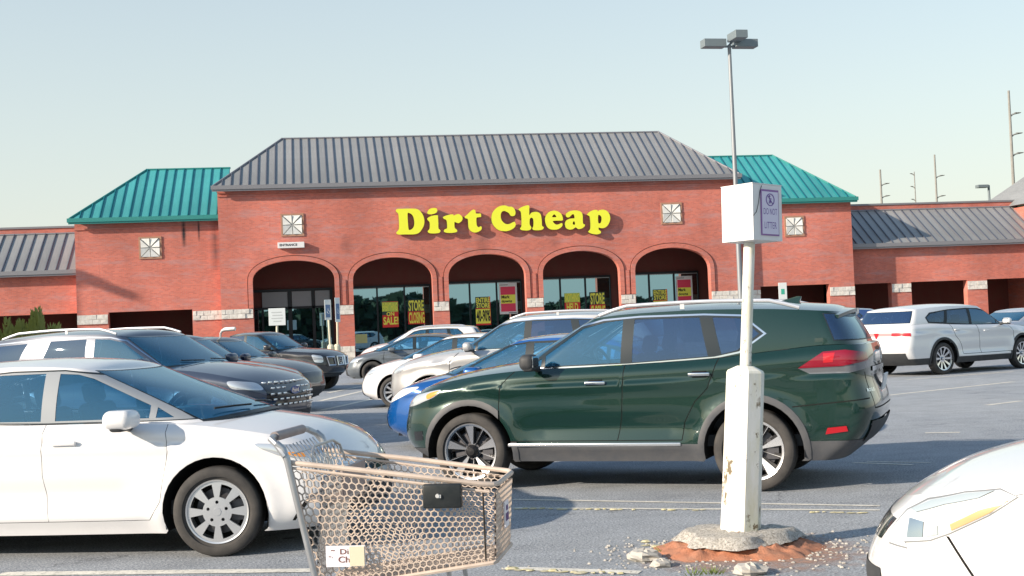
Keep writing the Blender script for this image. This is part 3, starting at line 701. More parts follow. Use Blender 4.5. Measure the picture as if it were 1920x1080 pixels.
    gr.append(dict(loop=dn((1-ur, .10), (1, .10))+dn((1, .10), (1, .93))+dn((1, .93), (1-ur, .93))+dn((1-ur, .93), (1-ur, .10)), mat=gb))
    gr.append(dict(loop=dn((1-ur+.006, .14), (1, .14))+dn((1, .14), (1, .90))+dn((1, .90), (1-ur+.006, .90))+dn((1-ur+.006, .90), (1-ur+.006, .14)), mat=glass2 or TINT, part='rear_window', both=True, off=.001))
    skin(gh, gr, int(gu*.7), max(7, gt//2), pm, root, out)
    cap_geo(gh, 1., 0, 1., sp['rcrown'], out, pm, 70 if det == 2 else 36, 12, key='roof', pw=2.2)
    res = flush(out, root)
    # underbody, arch liners
    m = MB(); m.box(fo+Ra, fo+wb-Ra, -hw+.10, hw-.10, sill+.01, sill+.16); m.box(.30, fo-Ra, -hw+.28, hw-.28, sill+.01, sill+.2); m.box(fo-Ra, fo+Ra, -hw+.42, hw-.42, sill+.02, sill+.3)
    m.box(fo+wb-Ra, fo+wb+Ra, -hw+.42, hw-.42, sill+.02, sill+.3); m.box(fo+wb+Ra, L_-.42, -hw+.28, hw-.28, sill+.02, sill+.2)
    for c in fa:
        for sy in (1, -1):
            n = 16; a0 = math.asin(min(1, (sill+.03-R)/Ra)); V = []; 
            for i in range(n+1):
                a = math.pi-a0-(math.pi-2*a0)*i/n
                for yy in (hw-.03, hw-.42): V.append((c+(Ra+.004)*math.cos(a), sy*yy, R+(Ra+.004)*math.sin(a)))
            m.add(V, [(2*i, 2*i+1, 2*i+3, 2*i+2) for i in range(n)]); m.add([V[2*i+1] for i in range(n+1)], [tuple(range(n+1))])
    m.build('underbody', [GAP], root)
    # wheels
    st = rimstyle or sp['style']; sg = -1 if side == 'L' else 1
    for k, c in enumerate(fa):
        for sy in (1, -1): add_wheel(root, c, sy*(hw-sp['tw']/2-.012), R, sp['rim'], sp['tw'], st, det if det == 2 else 1, rad(steer) if k == 0 else 0)
    # cabin
    m = MB(); fz = sill+.12; bl = beltz
    m.box(cxl+.45, sp['gbx']-.4, -hw+.16, hw-.16, fz, fz+.1); m.build('cabin_floor', [SEAT], root)
    m = MB(); m.rbox((cxl+.62, 0, bl-.10), (.55, W-.34, .22), .08, 2); m.build('dashboard', [DASH], root, True)
    wx, wy = cxl+.95, (.37 if True else 0)
    m = MB(); Mx = Matrix.Rotation(rad(-25), 3, 'Y'); pts = [Mx@Vector((0, .185*math.cos(a), .185*math.sin(a))) for a in [2*math.pi*i/20 for i in range(20)]]
    drv = -1                                         # driver sits on the car's left: local -Y (x runs rearwards)
    m.tube([(wx+q.x, drv*wy+q.y, bl-.02+q.z) for q in pts], .016, 6, closed=True); m.tube([(wx, drv*wy-.17, bl-.02), (wx, drv*wy+.17, bl-.02)], .02, 6); m.build('steering_wheel', [DASH], root, True)
    for j, sx in enumerate(sp['seats']):
        for sy in ((-.37, .37) if j == 0 else (-.40, .40)):
            m = MB(); m.rbox((sx-.12, sy, fz+.22), (.5, .5, .2), .07, 2); Mr = Matrix.Rotation(rad(14), 3, 'Y'); m.rbox((sx+.2, sy, bl-.20), (.14, .48, .62), .06, 2, Mr); m.rbox((sx+.29, sy, bl+.18), (.11, .25, .17), .05, 2, Mr)
            m.build('seat', [SEAT if not sp.get('lightseat') else SEATL], root, True)
    # mirrors
    mx, mz = sp['mirror']
    for sy in (1, -1):
        m = MB(); m.rbox((mx, sy*(hw+.10), mz), sp.get('mirrorsz', (.13, .215, .15)), .06, 3); m.cur = 1; m.rbox((mx+.01, sy*(hw+.09), mz-.055), (.11, .19, .06), .03, 2); m.tube([(mx+.02, sy*(hw-.08), mz-.07), (mx+.01, sy*(hw+.04), mz-.05)], [.035, .028], 8)
        m.cur = 2; m.box(mx+.060, mx+.068, sy*(hw+.10)-.08, sy*(hw+.10)+.08, mz-.045, mz+.055)
        m.build('mirror', [sp.get('mirrorm', pm), BLACKP, CHROME], root, True)
    # handles (sub-parts of the doors)
    hm = CHROME if sp['trim'] == 'chrome' else pm
    for i, (hx, hz) in enumerate(sp['handles']):
        u, t_ = lo.inv('s', hx, hz); P = lo.ev([u], [t_])[0]
        for sy in (1, -1):
            d = res.get(('door:%d' % i, sy))
            m = MB(); m.rbox((P[0], sy*(P[1]+.022), P[2]), (.20, .022, .034), .011, 2); m.rbox((P[0]+.08, sy*(P[1]+.010), P[2]), (.03, .03, .025), .008, 1); m.rbox((P[0]-.08, sy*(P[1]+.010), P[2]), (.03, .03, .025), .008, 1)
            m.cur = 1
            if hm is CHROME: m.rbox((P[0], sy*(P[1]+.001), P[2]), (.13, .008, .06), .003, 1)
            m.cur = 0; m.build('handle', [hm, GAP], d or root, True)
    if sp['rails']:
        rm = MATS.get('rail_silver') or mat('rail_silver', (.72, .73, .75), .3, .6)
        x0, x1 = sp['roof'][0]+.18, sp['roof'][1]-.35
        for sy in (1, -1):
            pts = []
            for i in range(15):
                x = x0+(x1-x0)*i/14; zz = float(pch([k[0] for k in sp['rz']], [k[1] for k in sp['rz']], np.array([x]))[0]); e = min(i, 14-i); pts.append((x, sy*(hw-sp['tumble']-.035), zz+.02+(.055 if e >= 2 else .03*e)))
            m = MB(); m.tube(pts, .018, 8); m.box(pts[6][0]-.02, pts[6][0]+.02, pts[6][1]-.008, pts[6][1]+.008, pts[6][2]-.06, pts[6][2]-.015); m.build('roof_rail', [rm], root, True)
    # wipers
    m = MB()
    for k in (-.45, .15):
        P = [gh.ev([abs(y_)/.9*.16], [.10+.02*i])[0] for i, y_ in enumerate((k, k+.2, k+.4))]
        m.tube([(P[i][0]-.012, y_, P[i][2]+.02) for i, y_ in enumerate((k, k+.2, k+.4))], .008, 5)
    m.build('wiper', [DARKM], root)
    if extra: extra(root, lo, gh, sp, res)
    return root, lo, gh
def on_face(lo, kind, a, b):
    u, t = lo.inv(kind, a, b); return Vector(lo.ev([u], [t])[0]), Vector(lo.nrm([u], [t])[0])
def face_plate(root, lo, kind, y0, z0, w_, h_, name, mats, thick=.012, off=.01):
    P, n = on_face(lo, kind, abs(y0)+1e-3, z0)
    s_ = -1 if kind == 'f' else 1
    m = MB(); m.box(-thick/2, thick/2, -w_/2, w_/2, -h_/2, h_/2)
    o = m.build(name, mats, root); o.location = (P.x+s_*off, y0, P.z); o.rotation_euler = (0, math.atan2(-n.z, abs(n.x))*(-s_), 0); return o
# ------------------------------------------------------------------ lettering
def text_mesh(body, x0, x1, z0, z1, y, m, name='lettering', parent=None, thick=.006, bold=.0, f=None, space=1.):
    cu = bpy.data.curves.new('t', 'FONT'); cu.body = body; cu.size = 1; cu.extrude = 0; cu.offset = bold; cu.resolution_u = 3; cu.align_x = 'CENTER'; cu.space_line = space
    ob = bpy.data.objects.new('t', cu); COL.objects.link(ob); dg = bpy.context.evaluated_depsgraph_get(); me = bpy.data.meshes.new_from_object(ob.evaluated_get(dg))
    V = np.array([v.co[:] for v in me.vertices]); F = [tuple(p.vertices) for p in me.polygons]; bpy.data.objects.remove(ob); bpy.data.curves.remove(cu); bpy.data.meshes.remove(me)
    mn, mxx = V.min(0), V.max(0); a = (V[:, 0]-mn[0])/(mxx[0]-mn[0]); b = (V[:, 1]-mn[1])/(mxx[1]-mn[1])
    W_ = [(x0+(x1-x0)*p, y, z0+(z1-z0)*q) for p, q in zip(a, b)]
    if f: W_ = [f(*p) for p in W_]
    return mobj(name, W_, F, [m], parent)
# ================================================================== GROUND
D = 76.5
def sheet(name, pts, z, m, kind='structure', parent=None):
    o = mobj(name, [(p[0], p[1], z) for p in pts], [tuple(range(len(pts)))], [m], parent); tag(o, kind=kind); return o
GRASS = weathered('dry_grass', (.10, .12, .05), .95, 0, .6, .4, (.16, .12, .07))
sheet('ground', [(-900, -700), (900, -700), (900, 1500), (-900, 1500)], -.03, GRASS)
sheet('parking_lot', [(-70, -14), (90, -14), (90, D-3), (-70, D-3)], 0, ASPH)
m = MB(); m.box(-60, 80, D-3, D+8, -.02, .15); o = m.build('pavement', [CONC]); tag(o, kind='structure')
LINE = weathered('line_paint', (.78, .75, .66), .8, 0, .5, 6, (.26, .25, .23))
YCHIP = weathered('yellow_paint', (.56, .50, .25), .9, 0, .9, 30, (.50, .48, .42), bmp=.4)
_b = LINE.node_tree.nodes['Principled BSDF']; _n = noise(LINE, 22, 8, .8); _q = ramp(LINE, _n.outputs[0], [(.34, (.35, .35, .35)), (.48, (1, 1, 1))]); L(LINE, _q.outputs[0], _b.inputs['Alpha'])
def line(p0, p1, w_=.10, name='parking_line', z=.004):
    a = on_g(*p0); b = on_g(*p1); w_ *= 1.25; d = (b-a).normalized(); n = Vector((-d.y, d.x, 0))*w_/2
    k = max(2, int((b-a).length/.25)); V = []; F = []
    for i in range(k+1):
        p = a+(b-a)*i/k; j = 1+random.uniform(-.12, .12); V += [tuple((p+n*j)[:2])+(z,), tuple((p-n*j)[:2])+(z,)]
    F = [(2*i, 2*i+1, 2*i+3, 2*i+2) for i in range(k)]
    o = mobj(name, V, F, [LINE]); tag(o, kind='structure'); return o
line((962, 937), (1650, 949), .055); line((962, 953), (1650, 957), .05); line((0, 1077), (590, 1070), .11); line((945, 1066), (1200, 1074), .08)
line((1600, 868), (1712, 872), .06); line((1625, 866), (1745, 868), .04, 'parking_line', .004); line((1735, 812), (1800, 811), .08)
line((600, 770), (700, 748), .12); line((600, 752), (690, 731), .12); line((615, 737), (690, 722), .12)
line((1660, 742), (1900, 716), .10); line((1700, 712), (1900, 697), .10); line((1850, 760), (1915, 752), .10)
# ================================================================== BUILDING
GREYR = metal_roof('grey_metal_roof', (.35, .355, .35)); TEALR = metal_roof('teal_metal_roof', (.085, .42, .42)); GREYD = mat('grey_seam', (.17, .18, .22), .4, .4); TEALD = mat('teal_seam', (.02, .22, .26), .4, .3)
TRIMG = mat('grey_fascia', (.24, .24, .26), .5, .3); TRIMT = mat('teal_fascia', (.04, .25, .23), .5, .2)
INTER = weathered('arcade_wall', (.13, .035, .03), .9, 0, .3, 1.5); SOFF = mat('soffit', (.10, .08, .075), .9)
STARM = weathered('painted_tile', (.80, .80, .77), .7, 0, .3, 4, (.35, .33, .3))
def wallmesh(root, x0, x1, z0, z1, y, holes, th=.5, name='wall'):
    mb = MB(); plate([(x0, z0), (x1, z0), (x1, z1), (x0, z1)], [], y, y+th, None, mb) if not holes else None
    if holes:
        # openings that reach the ground are notches of the outline
        out_ = [(x0, z0)]
        for h in holes: out_ += h
        out_ += [(x1, z0), (x1, z1), (x0, z1)]
        plate(out_, [], y, y+th, None, mb)
    return mb.build(name, [BRICK], root)
def archn(xl, xr, spring, apex, z0, n=22):
    c = (xl+xr)/2; a = (xr-xl)/2
    return [(xl, z0), (xl, spring)]+[(c-a*math.cos(math.pi*i/n), spring+(apex-spring)*math.sin(math.pi*i/n)**.85) for i in range(1, n)]+[(xr, spring), (xr, z0)]
def rect(xl, xr, zt, z0): return [(xl, z0), (xl, zt), (xr, zt), (xr, z0)]
def roof_front(root, x0, x1, y, z0, dx0, dx1, run, rise, step, pan, seam, trimm, skew=False):
    "sloping front of the roof made of pans and standing seams between two hips"
    ang = math.atan2(rise, run); r = empty('roof', (x0, y, z0), 0, root)
    W_ = x1-x0; n = max(1, round(W_/step)); sl = math.hypot(run, rise)
    def tmax(x):                                    # how far up the slope (0..1) at x
        t = 1.
        if dx0 > 0: t = min(t, x/dx0)
        if dx1 > 0: t = min(t, (W_-x)/dx1)
        return max(0, t)
    cs = {}
    for i in range(n):
        a, b = W_*i/n, W_*(i+1)/n; ta, tb = tmax(a), tmax(b); br = [x for x in (dx0, W_-dx1) if a+1e-3 < x < b-1e-3]
        key = (round(ta, 3), round(tb, 3), len(br))
        P = [(0, 0), (b-a, 0)]+([(b-a, tb)] if tb > 0 else [])+[(x-a, tmax(x)) for x in br]+([(0, ta)] if ta > 0 else [])
        if key in cs and not br: o = share(cs[key], r, (a, 0, 0)); continue
        V = [(p[0], p[1]*run, p[1]*rise) for p in P]; k = len(V)
        V2 = [(x, yy+.03*math.sin(ang), zz-.03*math.cos(ang)) for x, yy, zz in V]
        o = mobj('roof_panel', V+V2, [tuple(range(k)), tuple(range(2*k-1, k-1, -1))]+[(j, k+j, k+(j+1) % k, (j+1) % k) for j in range(k)], [pan], r, loc=(a, 0, 0)); cs[key] = o
    cs = {}
    for i in range(n+1):
        a = W_*i/n; t = tmax(a)
        if t < .03: continue
        key = round(t, 3)
        if key in cs: share(cs[key], r, (a, 0, 0)); continue
        mb = MB(); ny, nz = -math.sin(ang), math.cos(ang)
        def q(x, s_, h): return (x, s_*t*run+ny*h, s_*t*rise+nz*h)
        V = [q(-.022, 0, -.01), q(.022, 0, -.01), q(.022, 0, .075), q(-.022, 0, .075), q(-.022, 1, -.01), q(.022, 1, -.01), q(.022, 1, .075), q(-.022, 1, .075)]
        mb.add(V, [(0, 1, 2, 3), (4, 7, 6, 5), (3, 2, 6, 7), (0, 3, 7, 4), (1, 5, 6, 2), (0, 4, 5, 1)])
        cs[key] = mb.build('standing_seam', [seam], r, loc=(a, 0, 0))
    # back and hip ends, one closed body below the pans
    ytop = run; e = .045
    mb = MB(); V = [(0, 0, -e), (W_, 0, -e), (W_-dx1, ytop, rise-e), (dx0, ytop, rise-e), (0, 2*run, -e), (W_, 2*run, -e)]
    mb.add(V, [(0, 1, 2, 3), (1, 5, 2), (0, 3, 4), (5, 4, 3, 2), (0, 4, 5, 1)]); mb.build('roof_deck', [pan], r)
    mb = MB(); mb.box(-.12, W_+.12, -.16, -.005, -.20, .03); mb.box(-.06, W_+.06, -.10, -.003, -.30, -.205); mb.build('fascia', [trimm], r)
    mb = MB(); mb.tube([(dx0-.05, ytop, rise+.02), (W_-dx1+.05, ytop, rise+.02)], .07, 6)
    mb.build('ridge_cap', [trimm], r)
    for xa, xb in ((0, dx0), (W_, W_-dx1)):
        if abs(xa-xb) > .01: mb = MB(); mb.tube([(xa, 0, .02), (xb, ytop, rise+.02)], .07, 6); mb.build('hip_cap', [trimm], r)
    return r
def band(root, x0, x1, z0, z1, y, ret=0., yd=.5):
    "two courses of split-faced white block"
    e = empty('stone_band', (x0, y, z0), 0, root); n = max(1, round((x1-x0)/.42)); cache = []
    for c in range(2):
        off = 0 if c == 0 else .5
        w_ = (x1-x0)/n; xs = [0]+[w_*(i+(off or 1)) for i in range(n) if w_*(i+(off or 1)) < x1-x0-.02]+[x1-x0]
        for i in range(len(xs)-1):
            hh = (z1-z0)/2; d = random.uniform(.03, .075)
            V = []; a, b = xs[i]+.006, xs[i+1]-.006
            mb = MB(); mb.box(a, b, -d, yd+.03, c*hh+.006, c*hh+hh-.006)
            k = len(mb.v); mb.v = [(p[0], p[1]+(random.uniform(-.015, .015) if p[1] < 0 else 0), p[2]) for p in mb.v]
            mb.build('block', [STONE], e)
    return e
def star(root, cx, cz, sz, y):
    e = empty('star_panel', (cx, y, cz), 0, root); h = sz/2
    mb = MB(); t = .10
    for b in ((-h-t, h+t, h, h+t), (-h-t, h+t, -h-t, -h), (-h-t, -h, -h, h), (h, h+t, -h, h)): mb.box(b[0], b[1], -.05, .02, b[2], b[3])
    mb.build('frame', [mat('tan_frame', (.40, .22, .15), .8)], e)
    mb = MB(); mb.box(-h, h, -.012, .02, -h, h); mb.build('backing', [mat('star_recess', (.36, .36, .35), .9)], e)
    pr = None
    for k in range(8):
        a = math.pi/4*k; b = a+math.pi/4
        def P(an): r = h*.97/max(abs(math.cos(an)), abs(math.sin(an))); return (r*math.cos(an), r*math.sin(an))
        p, q = P(a+.06), P(b-.02); i_ = (.08*math.cos(a+.39), .08*math.sin(a+.39)); V = [(i_[0], -.03, i_[1]), (p[0], -.03, p[1]), (q[0], -.03, q[1]), (i_[0], -.05, i_[1]), (p[0], -.11, p[1]), (q[0], -.045, q[1])]
        mobj('petal', V, [(3, 4, 5), (0, 1, 4, 3), (1, 2, 5, 4), (2, 0, 3, 5)], [STARM], e)
def arch_trim(root, xl, xr, spring, apex, z0, y, t=.26):
    o1 = archn(xl, xr, spring, apex, z0); o2 = archn(xl-t, xr+t, spring, apex+t, z0)
    mb = MB(); n = len(o1)
    # brick rowlock course round the opening, proud of the wall
    V = [(p[0], y-.07, p[1]) for p in o1]+[(p[0], y-.07, p[1]) for p in o2]+[(p[0], y, p[1]) for p in o1]+[(p[0], y, p[1]) for p in o2]
    F = []
    for i in range(n-1): F += [(i, n+i, n+i+1, i+1), (n+i, 3*n+i, 3*n+i+1, n+i+1), (i, i+1, 2*n+i+1, 2*n+i)]
    mb.add(V, F); mb.build('arch_trim', [BRICK], root)
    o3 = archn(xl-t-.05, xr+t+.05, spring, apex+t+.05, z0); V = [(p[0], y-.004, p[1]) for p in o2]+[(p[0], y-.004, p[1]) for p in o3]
    mb = MB(); mb.add(V, [(i, n+i, n+i+1, i+1) for i in range(n-1)]); return mb.build('arch_groove_shade', [mat('groove_shade', (.11, .04, .03), .95)], root)  # flat dark strip, paints the shade of a groove round the arch
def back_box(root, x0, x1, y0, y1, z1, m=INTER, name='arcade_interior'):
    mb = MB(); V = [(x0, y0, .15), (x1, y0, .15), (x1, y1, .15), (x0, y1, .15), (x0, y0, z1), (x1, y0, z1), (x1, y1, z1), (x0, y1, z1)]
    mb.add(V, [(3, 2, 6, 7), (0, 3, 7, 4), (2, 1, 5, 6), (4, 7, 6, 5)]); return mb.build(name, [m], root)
def shop_glass():
    m = bpy.data.materials.new('storefront_glass'); m.use_nodes = True; t = m.node_tree; t.nodes.clear()
    o = t.nodes.new('ShaderNodeOutputMaterial'); d = t.nodes.new('ShaderNodeBsdfDiffuse'); g = t.nodes.new('ShaderNodeBsdfGlossy'); x = t.nodes.new('ShaderNodeMixShader')
    d.inputs[0].default_value = (.008, .016, .02, 1); g.inputs[0].default_value = (.52, .86, 1, 1); g.inputs['Roughness'].default_value = .012; x.inputs[0].default_value = .52
    t.links.new(d.outputs[0], x.inputs[1]); t.links.new(g.outputs[0], x.inputs[2]); t.links.new(x.outputs[0], o.inputs[0]); return m
GLASSM = shop_glass()
FRAME = DARKM; ALUM = mat('aluminium_mullion', (.35, .37, .38), .4, .6)
def shopfront(root, x0, x1, zt, y, cuts, door=False):
    e = empty('shopfront', (0, y, 0), 0, root)
    mb = MB(); mb.box(x0-.08, x1+.08, -.10, .02, zt, zt+.13); mb.box(x0-.08, x0, -.10, .02, .15, zt); mb.box(x1, x1+.08, -.10, .02, .15, zt); mb.box(x0, x1, -.10, .02, .15, .45); mb.build('frame', [FRAME], e)
    xs = [x0]+list(cuts)+[x1]
    for i in range(len(xs)-1):
        if i: mb = MB(); mb.box(xs[i]-.05, xs[i]+.05, -.11, .02, .45, zt-.002); mb.build('mullion', [FRAME], e)
        mb = MB(); a = xs[i]+(.051 if i else .001); b = xs[i+1]-(.051 if i < len(xs)-2 else .001); mb.box(a, b, -.03, 0.0, .452, zt-.002)
        g = mb.build('pane', [GLASSM], e)
        mb = MB(); mb.box(a, b, -.045, -.032, zt-.05, zt-.004); mb.build('glazing_bead', [ALUM], e)
    return e
# ---- main block
B = empty('store_building', (0, 0, 0)); tag(B, 'red brick store with five arches and tall grey ribbed metal roof', 'store')
arches = [(-3.23, 1.45, 4.75, 5.92), (2.50, 7.13, 4.60, 5.92), (8.08, 12.68, 4.60, 5.93), (13.72, 18.42, 4.60, 5.95), (19.36, 24.05, 4.60, 5.96)]
wallmesh(B, -5.05, 25.85, .15, 10.12, D, [archn(a, b, s_, ap, .15) for a, b, s_, ap in arches])
mb = MB(); mb.box(-5.05, 25.85, D-.06, D, 9.70, 9.78); mb.box(-5.05, 25.85, D-.09, D, 9.90, 10.1); mb.build('cornice', [BRICK], B)
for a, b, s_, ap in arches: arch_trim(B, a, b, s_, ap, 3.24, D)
bx = [(-5.05, -3.26), (1.48, 2.47), (7.16, 8.05), (12.71, 13.69), (18.45, 19.33), (24.08, 25.85)]
for a, b in bx:
    band(B, a, b, 2.68, 3.22, D)
    band(B, a, b, .16, .84, D)
for a, b in bx[1:5]:
    mb = MB(); c = (a+b)/2
    mb.box(c-.10, c+.10, D-.05, D, 3.24, 4.7); mb.build('pilaster', [BRICK], B)
roof_front(B, -5.25, 26.05, D-.35, 10.28, 3.9, 3.5, 5.3, 3.44, .5, GREYR, GREYD, TRIMG)
for a_ in (-5.05, 25.4): mb = MB(); mb.box(a_, a_+.45, D+.5, D+12, .15, 10.1); mb.build('side_wall', [BRICK], B)
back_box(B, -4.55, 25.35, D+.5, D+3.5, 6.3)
star(B, -.86, 7.98, 1.12, D); star(B, 21.78, 8.03, 1.12, D)
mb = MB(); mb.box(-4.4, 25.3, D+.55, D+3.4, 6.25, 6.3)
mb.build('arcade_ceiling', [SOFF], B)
Yg = D+3.45
for x0, x1, zt, cuts in ((2.3, 7.22, 4.28, (4.04, 5.70)), (7.9, 12.9, 4.36, (9.72, 11.40)), (13.5, 18.55, 4.44, (15.40, 17.0)), (19.2, 24.25, 4.52, (21.10, 22.72))):
    shopfront(B, x0, x1, zt, Yg, cuts)
E_ = empty('entrance_front', (0, Yg, 0), 0, B)
mb = MB(); 
for b in ((-3.6, 1.35, 4.25, 4.40), (-3.6, 1.35, 3.2, 3.32), (-3.6, -3.4, .15, 4.25), (1.2, 1.35, .15, 4.25), (-1.32, -1.1, .15, 4.25), (.1, .28, .15, 4.25), (-2.9, -2.78, .15, 3.2)): mb.box(b[0], b[1], -.12, .02, b[2], b[3])
mb.build('frame', [FRAME], E_)
TRANS = mat('transom_panel', (.23, .24, .26), .35)
for a, b in ((-2.85, -1.34), (-1.08, .08), (.30, 1.18)):
    mb = MB(); mb.box(a, b, -.06, -.02, 3.33, 4.24); mb.build('transom', [TRANS], E_)
for a, b in ((-3.39, -2.91), (-2.77, -1.33), (-1.09, .09), (.29, 1.19)):
    mb = MB(); mb.box(a, b, -.03, 0, .16, 3.19); mb.build('door', [GLASSM], E_)
# ---- wings, low arcades, far corner block
def wing(x0, x1, ez, dx0, dx1, openings, stars, label, nmn='wing_building', Y=D+.6, step=.55, roofm=(TEALR, TEALD, TRIMT), run=5.1, rise=3.35, bands=(), rx=None, zb=(2.68, 3.22)):
    b = empty(nmn, (0, 0, 0)); tag(b, label, 'building')
    wallmesh(b, x0, x1, .15, ez-.16, Y, [rect(a, c, z, .15) for a, c, z in openings])
    mb = MB(); mb.box(x0, x1, Y-.06, Y, ez-.62, ez-.54); mb.build('cornice', [BRICK], b)
    ra, rb = rx or (x0-.15, x1+.15)
    roof_front(b, ra, rb, Y-.35, ez, dx0, dx1, run, rise, step, *roofm)
    for a_ in (x0, x1-.4): mb = MB(); mb.box(a_, a_+.4, Y+.5, Y+9, .15, ez-.2); mb.build('side_wall', [BRICK], b)
    back_box(b, x0+.4, x1-.4, Y+.5, Y+4, 3.9)
    for a, c in bands: band(b, a, c, zb[0], zb[1], Y)
    for s_ in stars: star(b, *s_, 1.08, Y)
    return b
wing(-13.1, -5.08, 8.68, 3.75, 0, [(-11.38, -6.72, 3.33)], [(-8.95, 6.95)], 'red brick wing under a teal roof at the left of the store', bands=[(-13.1, -11.41), (-6.69, -5.08)], rx=(-13.3, -4.6))
wing(25.88, 33.5, 8.74, 0, 3.4, [(27.4, 31.85, 3.42)], [(29.75, 7.08)], 'red brick wing under a teal roof at the right of the store', bands=[(25.88, 27.37), (31.88, 33.5)], rx=(25.6, 33.7))
def arcade(x0, x1, openings, bands, label, xpar=None, jamb=()):
    Y = D+1.75; b = empty('arcade_building', (0, 0, 0)); tag(b, label, 'building')
    wallmesh(b, x0, x1, .15, 5.72, Y, [rect(a, c, 3.38, .15) for a, c in openings])
    roof_front(b, x0, x1, Y-.35, 5.86, 0, 0, 3.7, 2.4, .60, GREYR, GREYD, TRIMG)
    mb = MB(); mb.box(x0, x1, Y+3.4, Y+3.8, 6.5, 8.62); mb.build('parapet', [BRICK], b); mb = MB(); mb.box(x0-.02, x1+.02, Y+3.34, Y+3.86, 8.622, 8.74); mb.build('coping', [TRIMG], b)
    back_box(b, x0, x1, Y+.5, Y+4.4, 3.9)
    for a, c in bands: band(b, a, c, 2.76, 3.30, Y)
    return b
arcade(-34, -13.15, [(-31, -26.5), (-25, -20.5), (-19.2, -13.2)], [(-20.47, -19.23), (-26.47, -25.03)], 'low red brick arcade with grey ribbed roof left of the wings')
arcade(33.55, 47.2, [(33.6, 36.45), (37.8, 41.6), (42.98, 46.9)], [(36.48, 37.77), (41.63, 42.95)], 'low red brick arcade with grey ribbed roof right of the wings')
b = wing(46.9, 60, 8.35, 3.6, 3.6, [(49.5, 54, 3.4)], [], 'far red brick corner block with grey hipped roof at the right', 'corner_building', Y=D+.4, roofm=(GREYR, GREYD, TRIMG), bands=[(46.9, 49.47)], rx=(46.65, 60.2), zb=(2.76, 3.3))
def fixture(name, label, cat, fn):
    e = empty(name, (0, 0, 0)); tag(e, label, cat); fn(e); return e
# ---- letters of the shop sign
YEL = mat('sign_yellow', (.78, .80, .04), .35, 0, .3); YEDGE = mat('sign_edge', (.16, .18, .03), .5)
z1 = lambda l, s_, ox, oy: [(p[0]/s_+ox, p[1]/s_+oy) for p in l]
A_ = (15.425, 735, 380); B_ = (13.714, 840, 375); C_ = (15.425, 910, 375); D_ = (13.714, 1010, 380); R_ = (6.857, 680, 360)
GL = [('D', A_, [(110,235),(150,182),(300,176),(500,172),(690,178),(800,230),(890,350),(935,500),(925,640),(870,760),(780,870),(640,915),(400,918),(180,920),(125,870),(160,820),(200,760),(205,600),(195,420),(180,320),(140,280)], [[(450,320),(500,300),(570,340),(620,420),(645,540),(640,660),(600,740),(520,790),(480,760),(462,600)]]),
 ('i_dot', A_, [(1025,270),(1080,190),(1180,155),(1270,160),(1310,210),(1290,280),(1200,325),(1090,335),(1035,320)], []),
 ('i', A_, [(1020,460),(1080,410),(1180,375),(1320,365),(1330,420),(1340,600),(1345,740),(1400,800),(1380,860),(1300,885),(1150,890),(1060,870),(1035,820),(1085,755),(1095,640),(1085,560),(1040,510)], []),
 ('r', R_, [(1035,320),(1100,295),(1160,288),(1172,303),(1200,290),(1240,285),(1280,320),(1278,365),(1235,400),(1198,390),(1182,385),(1180,430),(1187,465),(1215,490),(1205,515),(1150,525),(1090,525),(1045,510),(1055,480),(1085,465),(1085,400),(1075,360),(1045,345)], []),
 ('t', B_, [(430,430),(500,370),(570,300),(640,250),(700,265),(715,340),(780,350),(840,350),(850,430),(800,440),(735,460),(730,560),(745,660),(790,700),(840,675),(868,710),(850,770),(770,820),(680,835),(590,800),(535,720),(520,600),(510,490),(450,470)], []),
 ('C', B_, [(1120,450),(1150,320),(1230,220),(1340,155),(1460,140),(1560,170),(1640,175),(1700,220),(1735,310),(1720,390),(1660,415),(1610,400),(1570,340),(1500,300),(1440,280),(1380,310),(1355,400),(1370,500),(1430,580),(1500,620),(1580,615),(1650,580),(1710,560),(1740,620),(1720,690),(1650,750),(1540,795),(1430,800),(1310,775),(1210,700),(1140,590)], []),
 ('h', C_, [(960,265),(1050,205),(1180,160),(1265,165),(1270,280),(1275,435),(1330,370),(1420,345),(1510,350),(1590,400),(1620,500),(1635,640),(1640,740),(1690,790),(1670,840),(1590,870),(1480,875),(1390,865),(1360,820),(1385,770),(1395,680),(1390,580),(1370,530),(1330,510),(1290,540),(1280,620),(1285,710),(1330,790),(1310,850),(1240,880),(1130,880),(1040,865),(1005,820),(1045,760),(1050,600),(1040,440),(1025,340),(985,300)], []),
 ('e', D_, [(165,450),(190,330),(270,240),(380,205),(490,225),(580,290),(620,390),(612,455),(500,462),(370,472),(400,530),(460,565),(530,550),(590,525),(615,560),(590,620),(500,680),(390,695),(280,675),(200,590)], [[(350,370),(370,320),(400,300),(435,325),(450,370)]]),
 ('a', D_, [(700,330),(720,270),(800,220),(900,200),(1000,205),(1090,240),(1130,320),(1135,450),(1145,540),(1188,565),(1170,620),(1090,670),(1010,675),(950,635),(880,680),(780,690),(700,640),(680,550),(700,470),(780,420),(850,405),(920,400),(915,330),(890,295),(850,310),(790,370),(730,375)], [[(905,475),(935,520),(930,560),(900,568),(875,530)]]),
 ('p', D_, [(1248,300),(1320,230),(1420,190),(1500,190),(1525,222),(1560,195),(1650,180),(1740,205),(1810,280),(1840,390),(1820,500),(1760,600),(1680,650),(1600,655),(1545,640),(1545,690),(1600,745),(1585,790),(1500,815),(1400,805),(1310,775),(1280,735),(1325,680),(1335,560),(1325,430),(1310,350),(1265,325)], [[(1530,330),(1570,320),(1610,360),(1620,430),(1600,510),(1565,535),(1530,500)]])]
YL = D-.30
def lp3(l, tr):
    q = [on_y(x, y, YL) for x, y in z1(l, *tr)]; return smooth_loop([(p.x, p.z) for p in q], 4)
SG = empty('store_sign', (0, 0, 0)); tag(SG, 'large yellow raised letters reading Dirt Cheap across the brick front', 'sign')
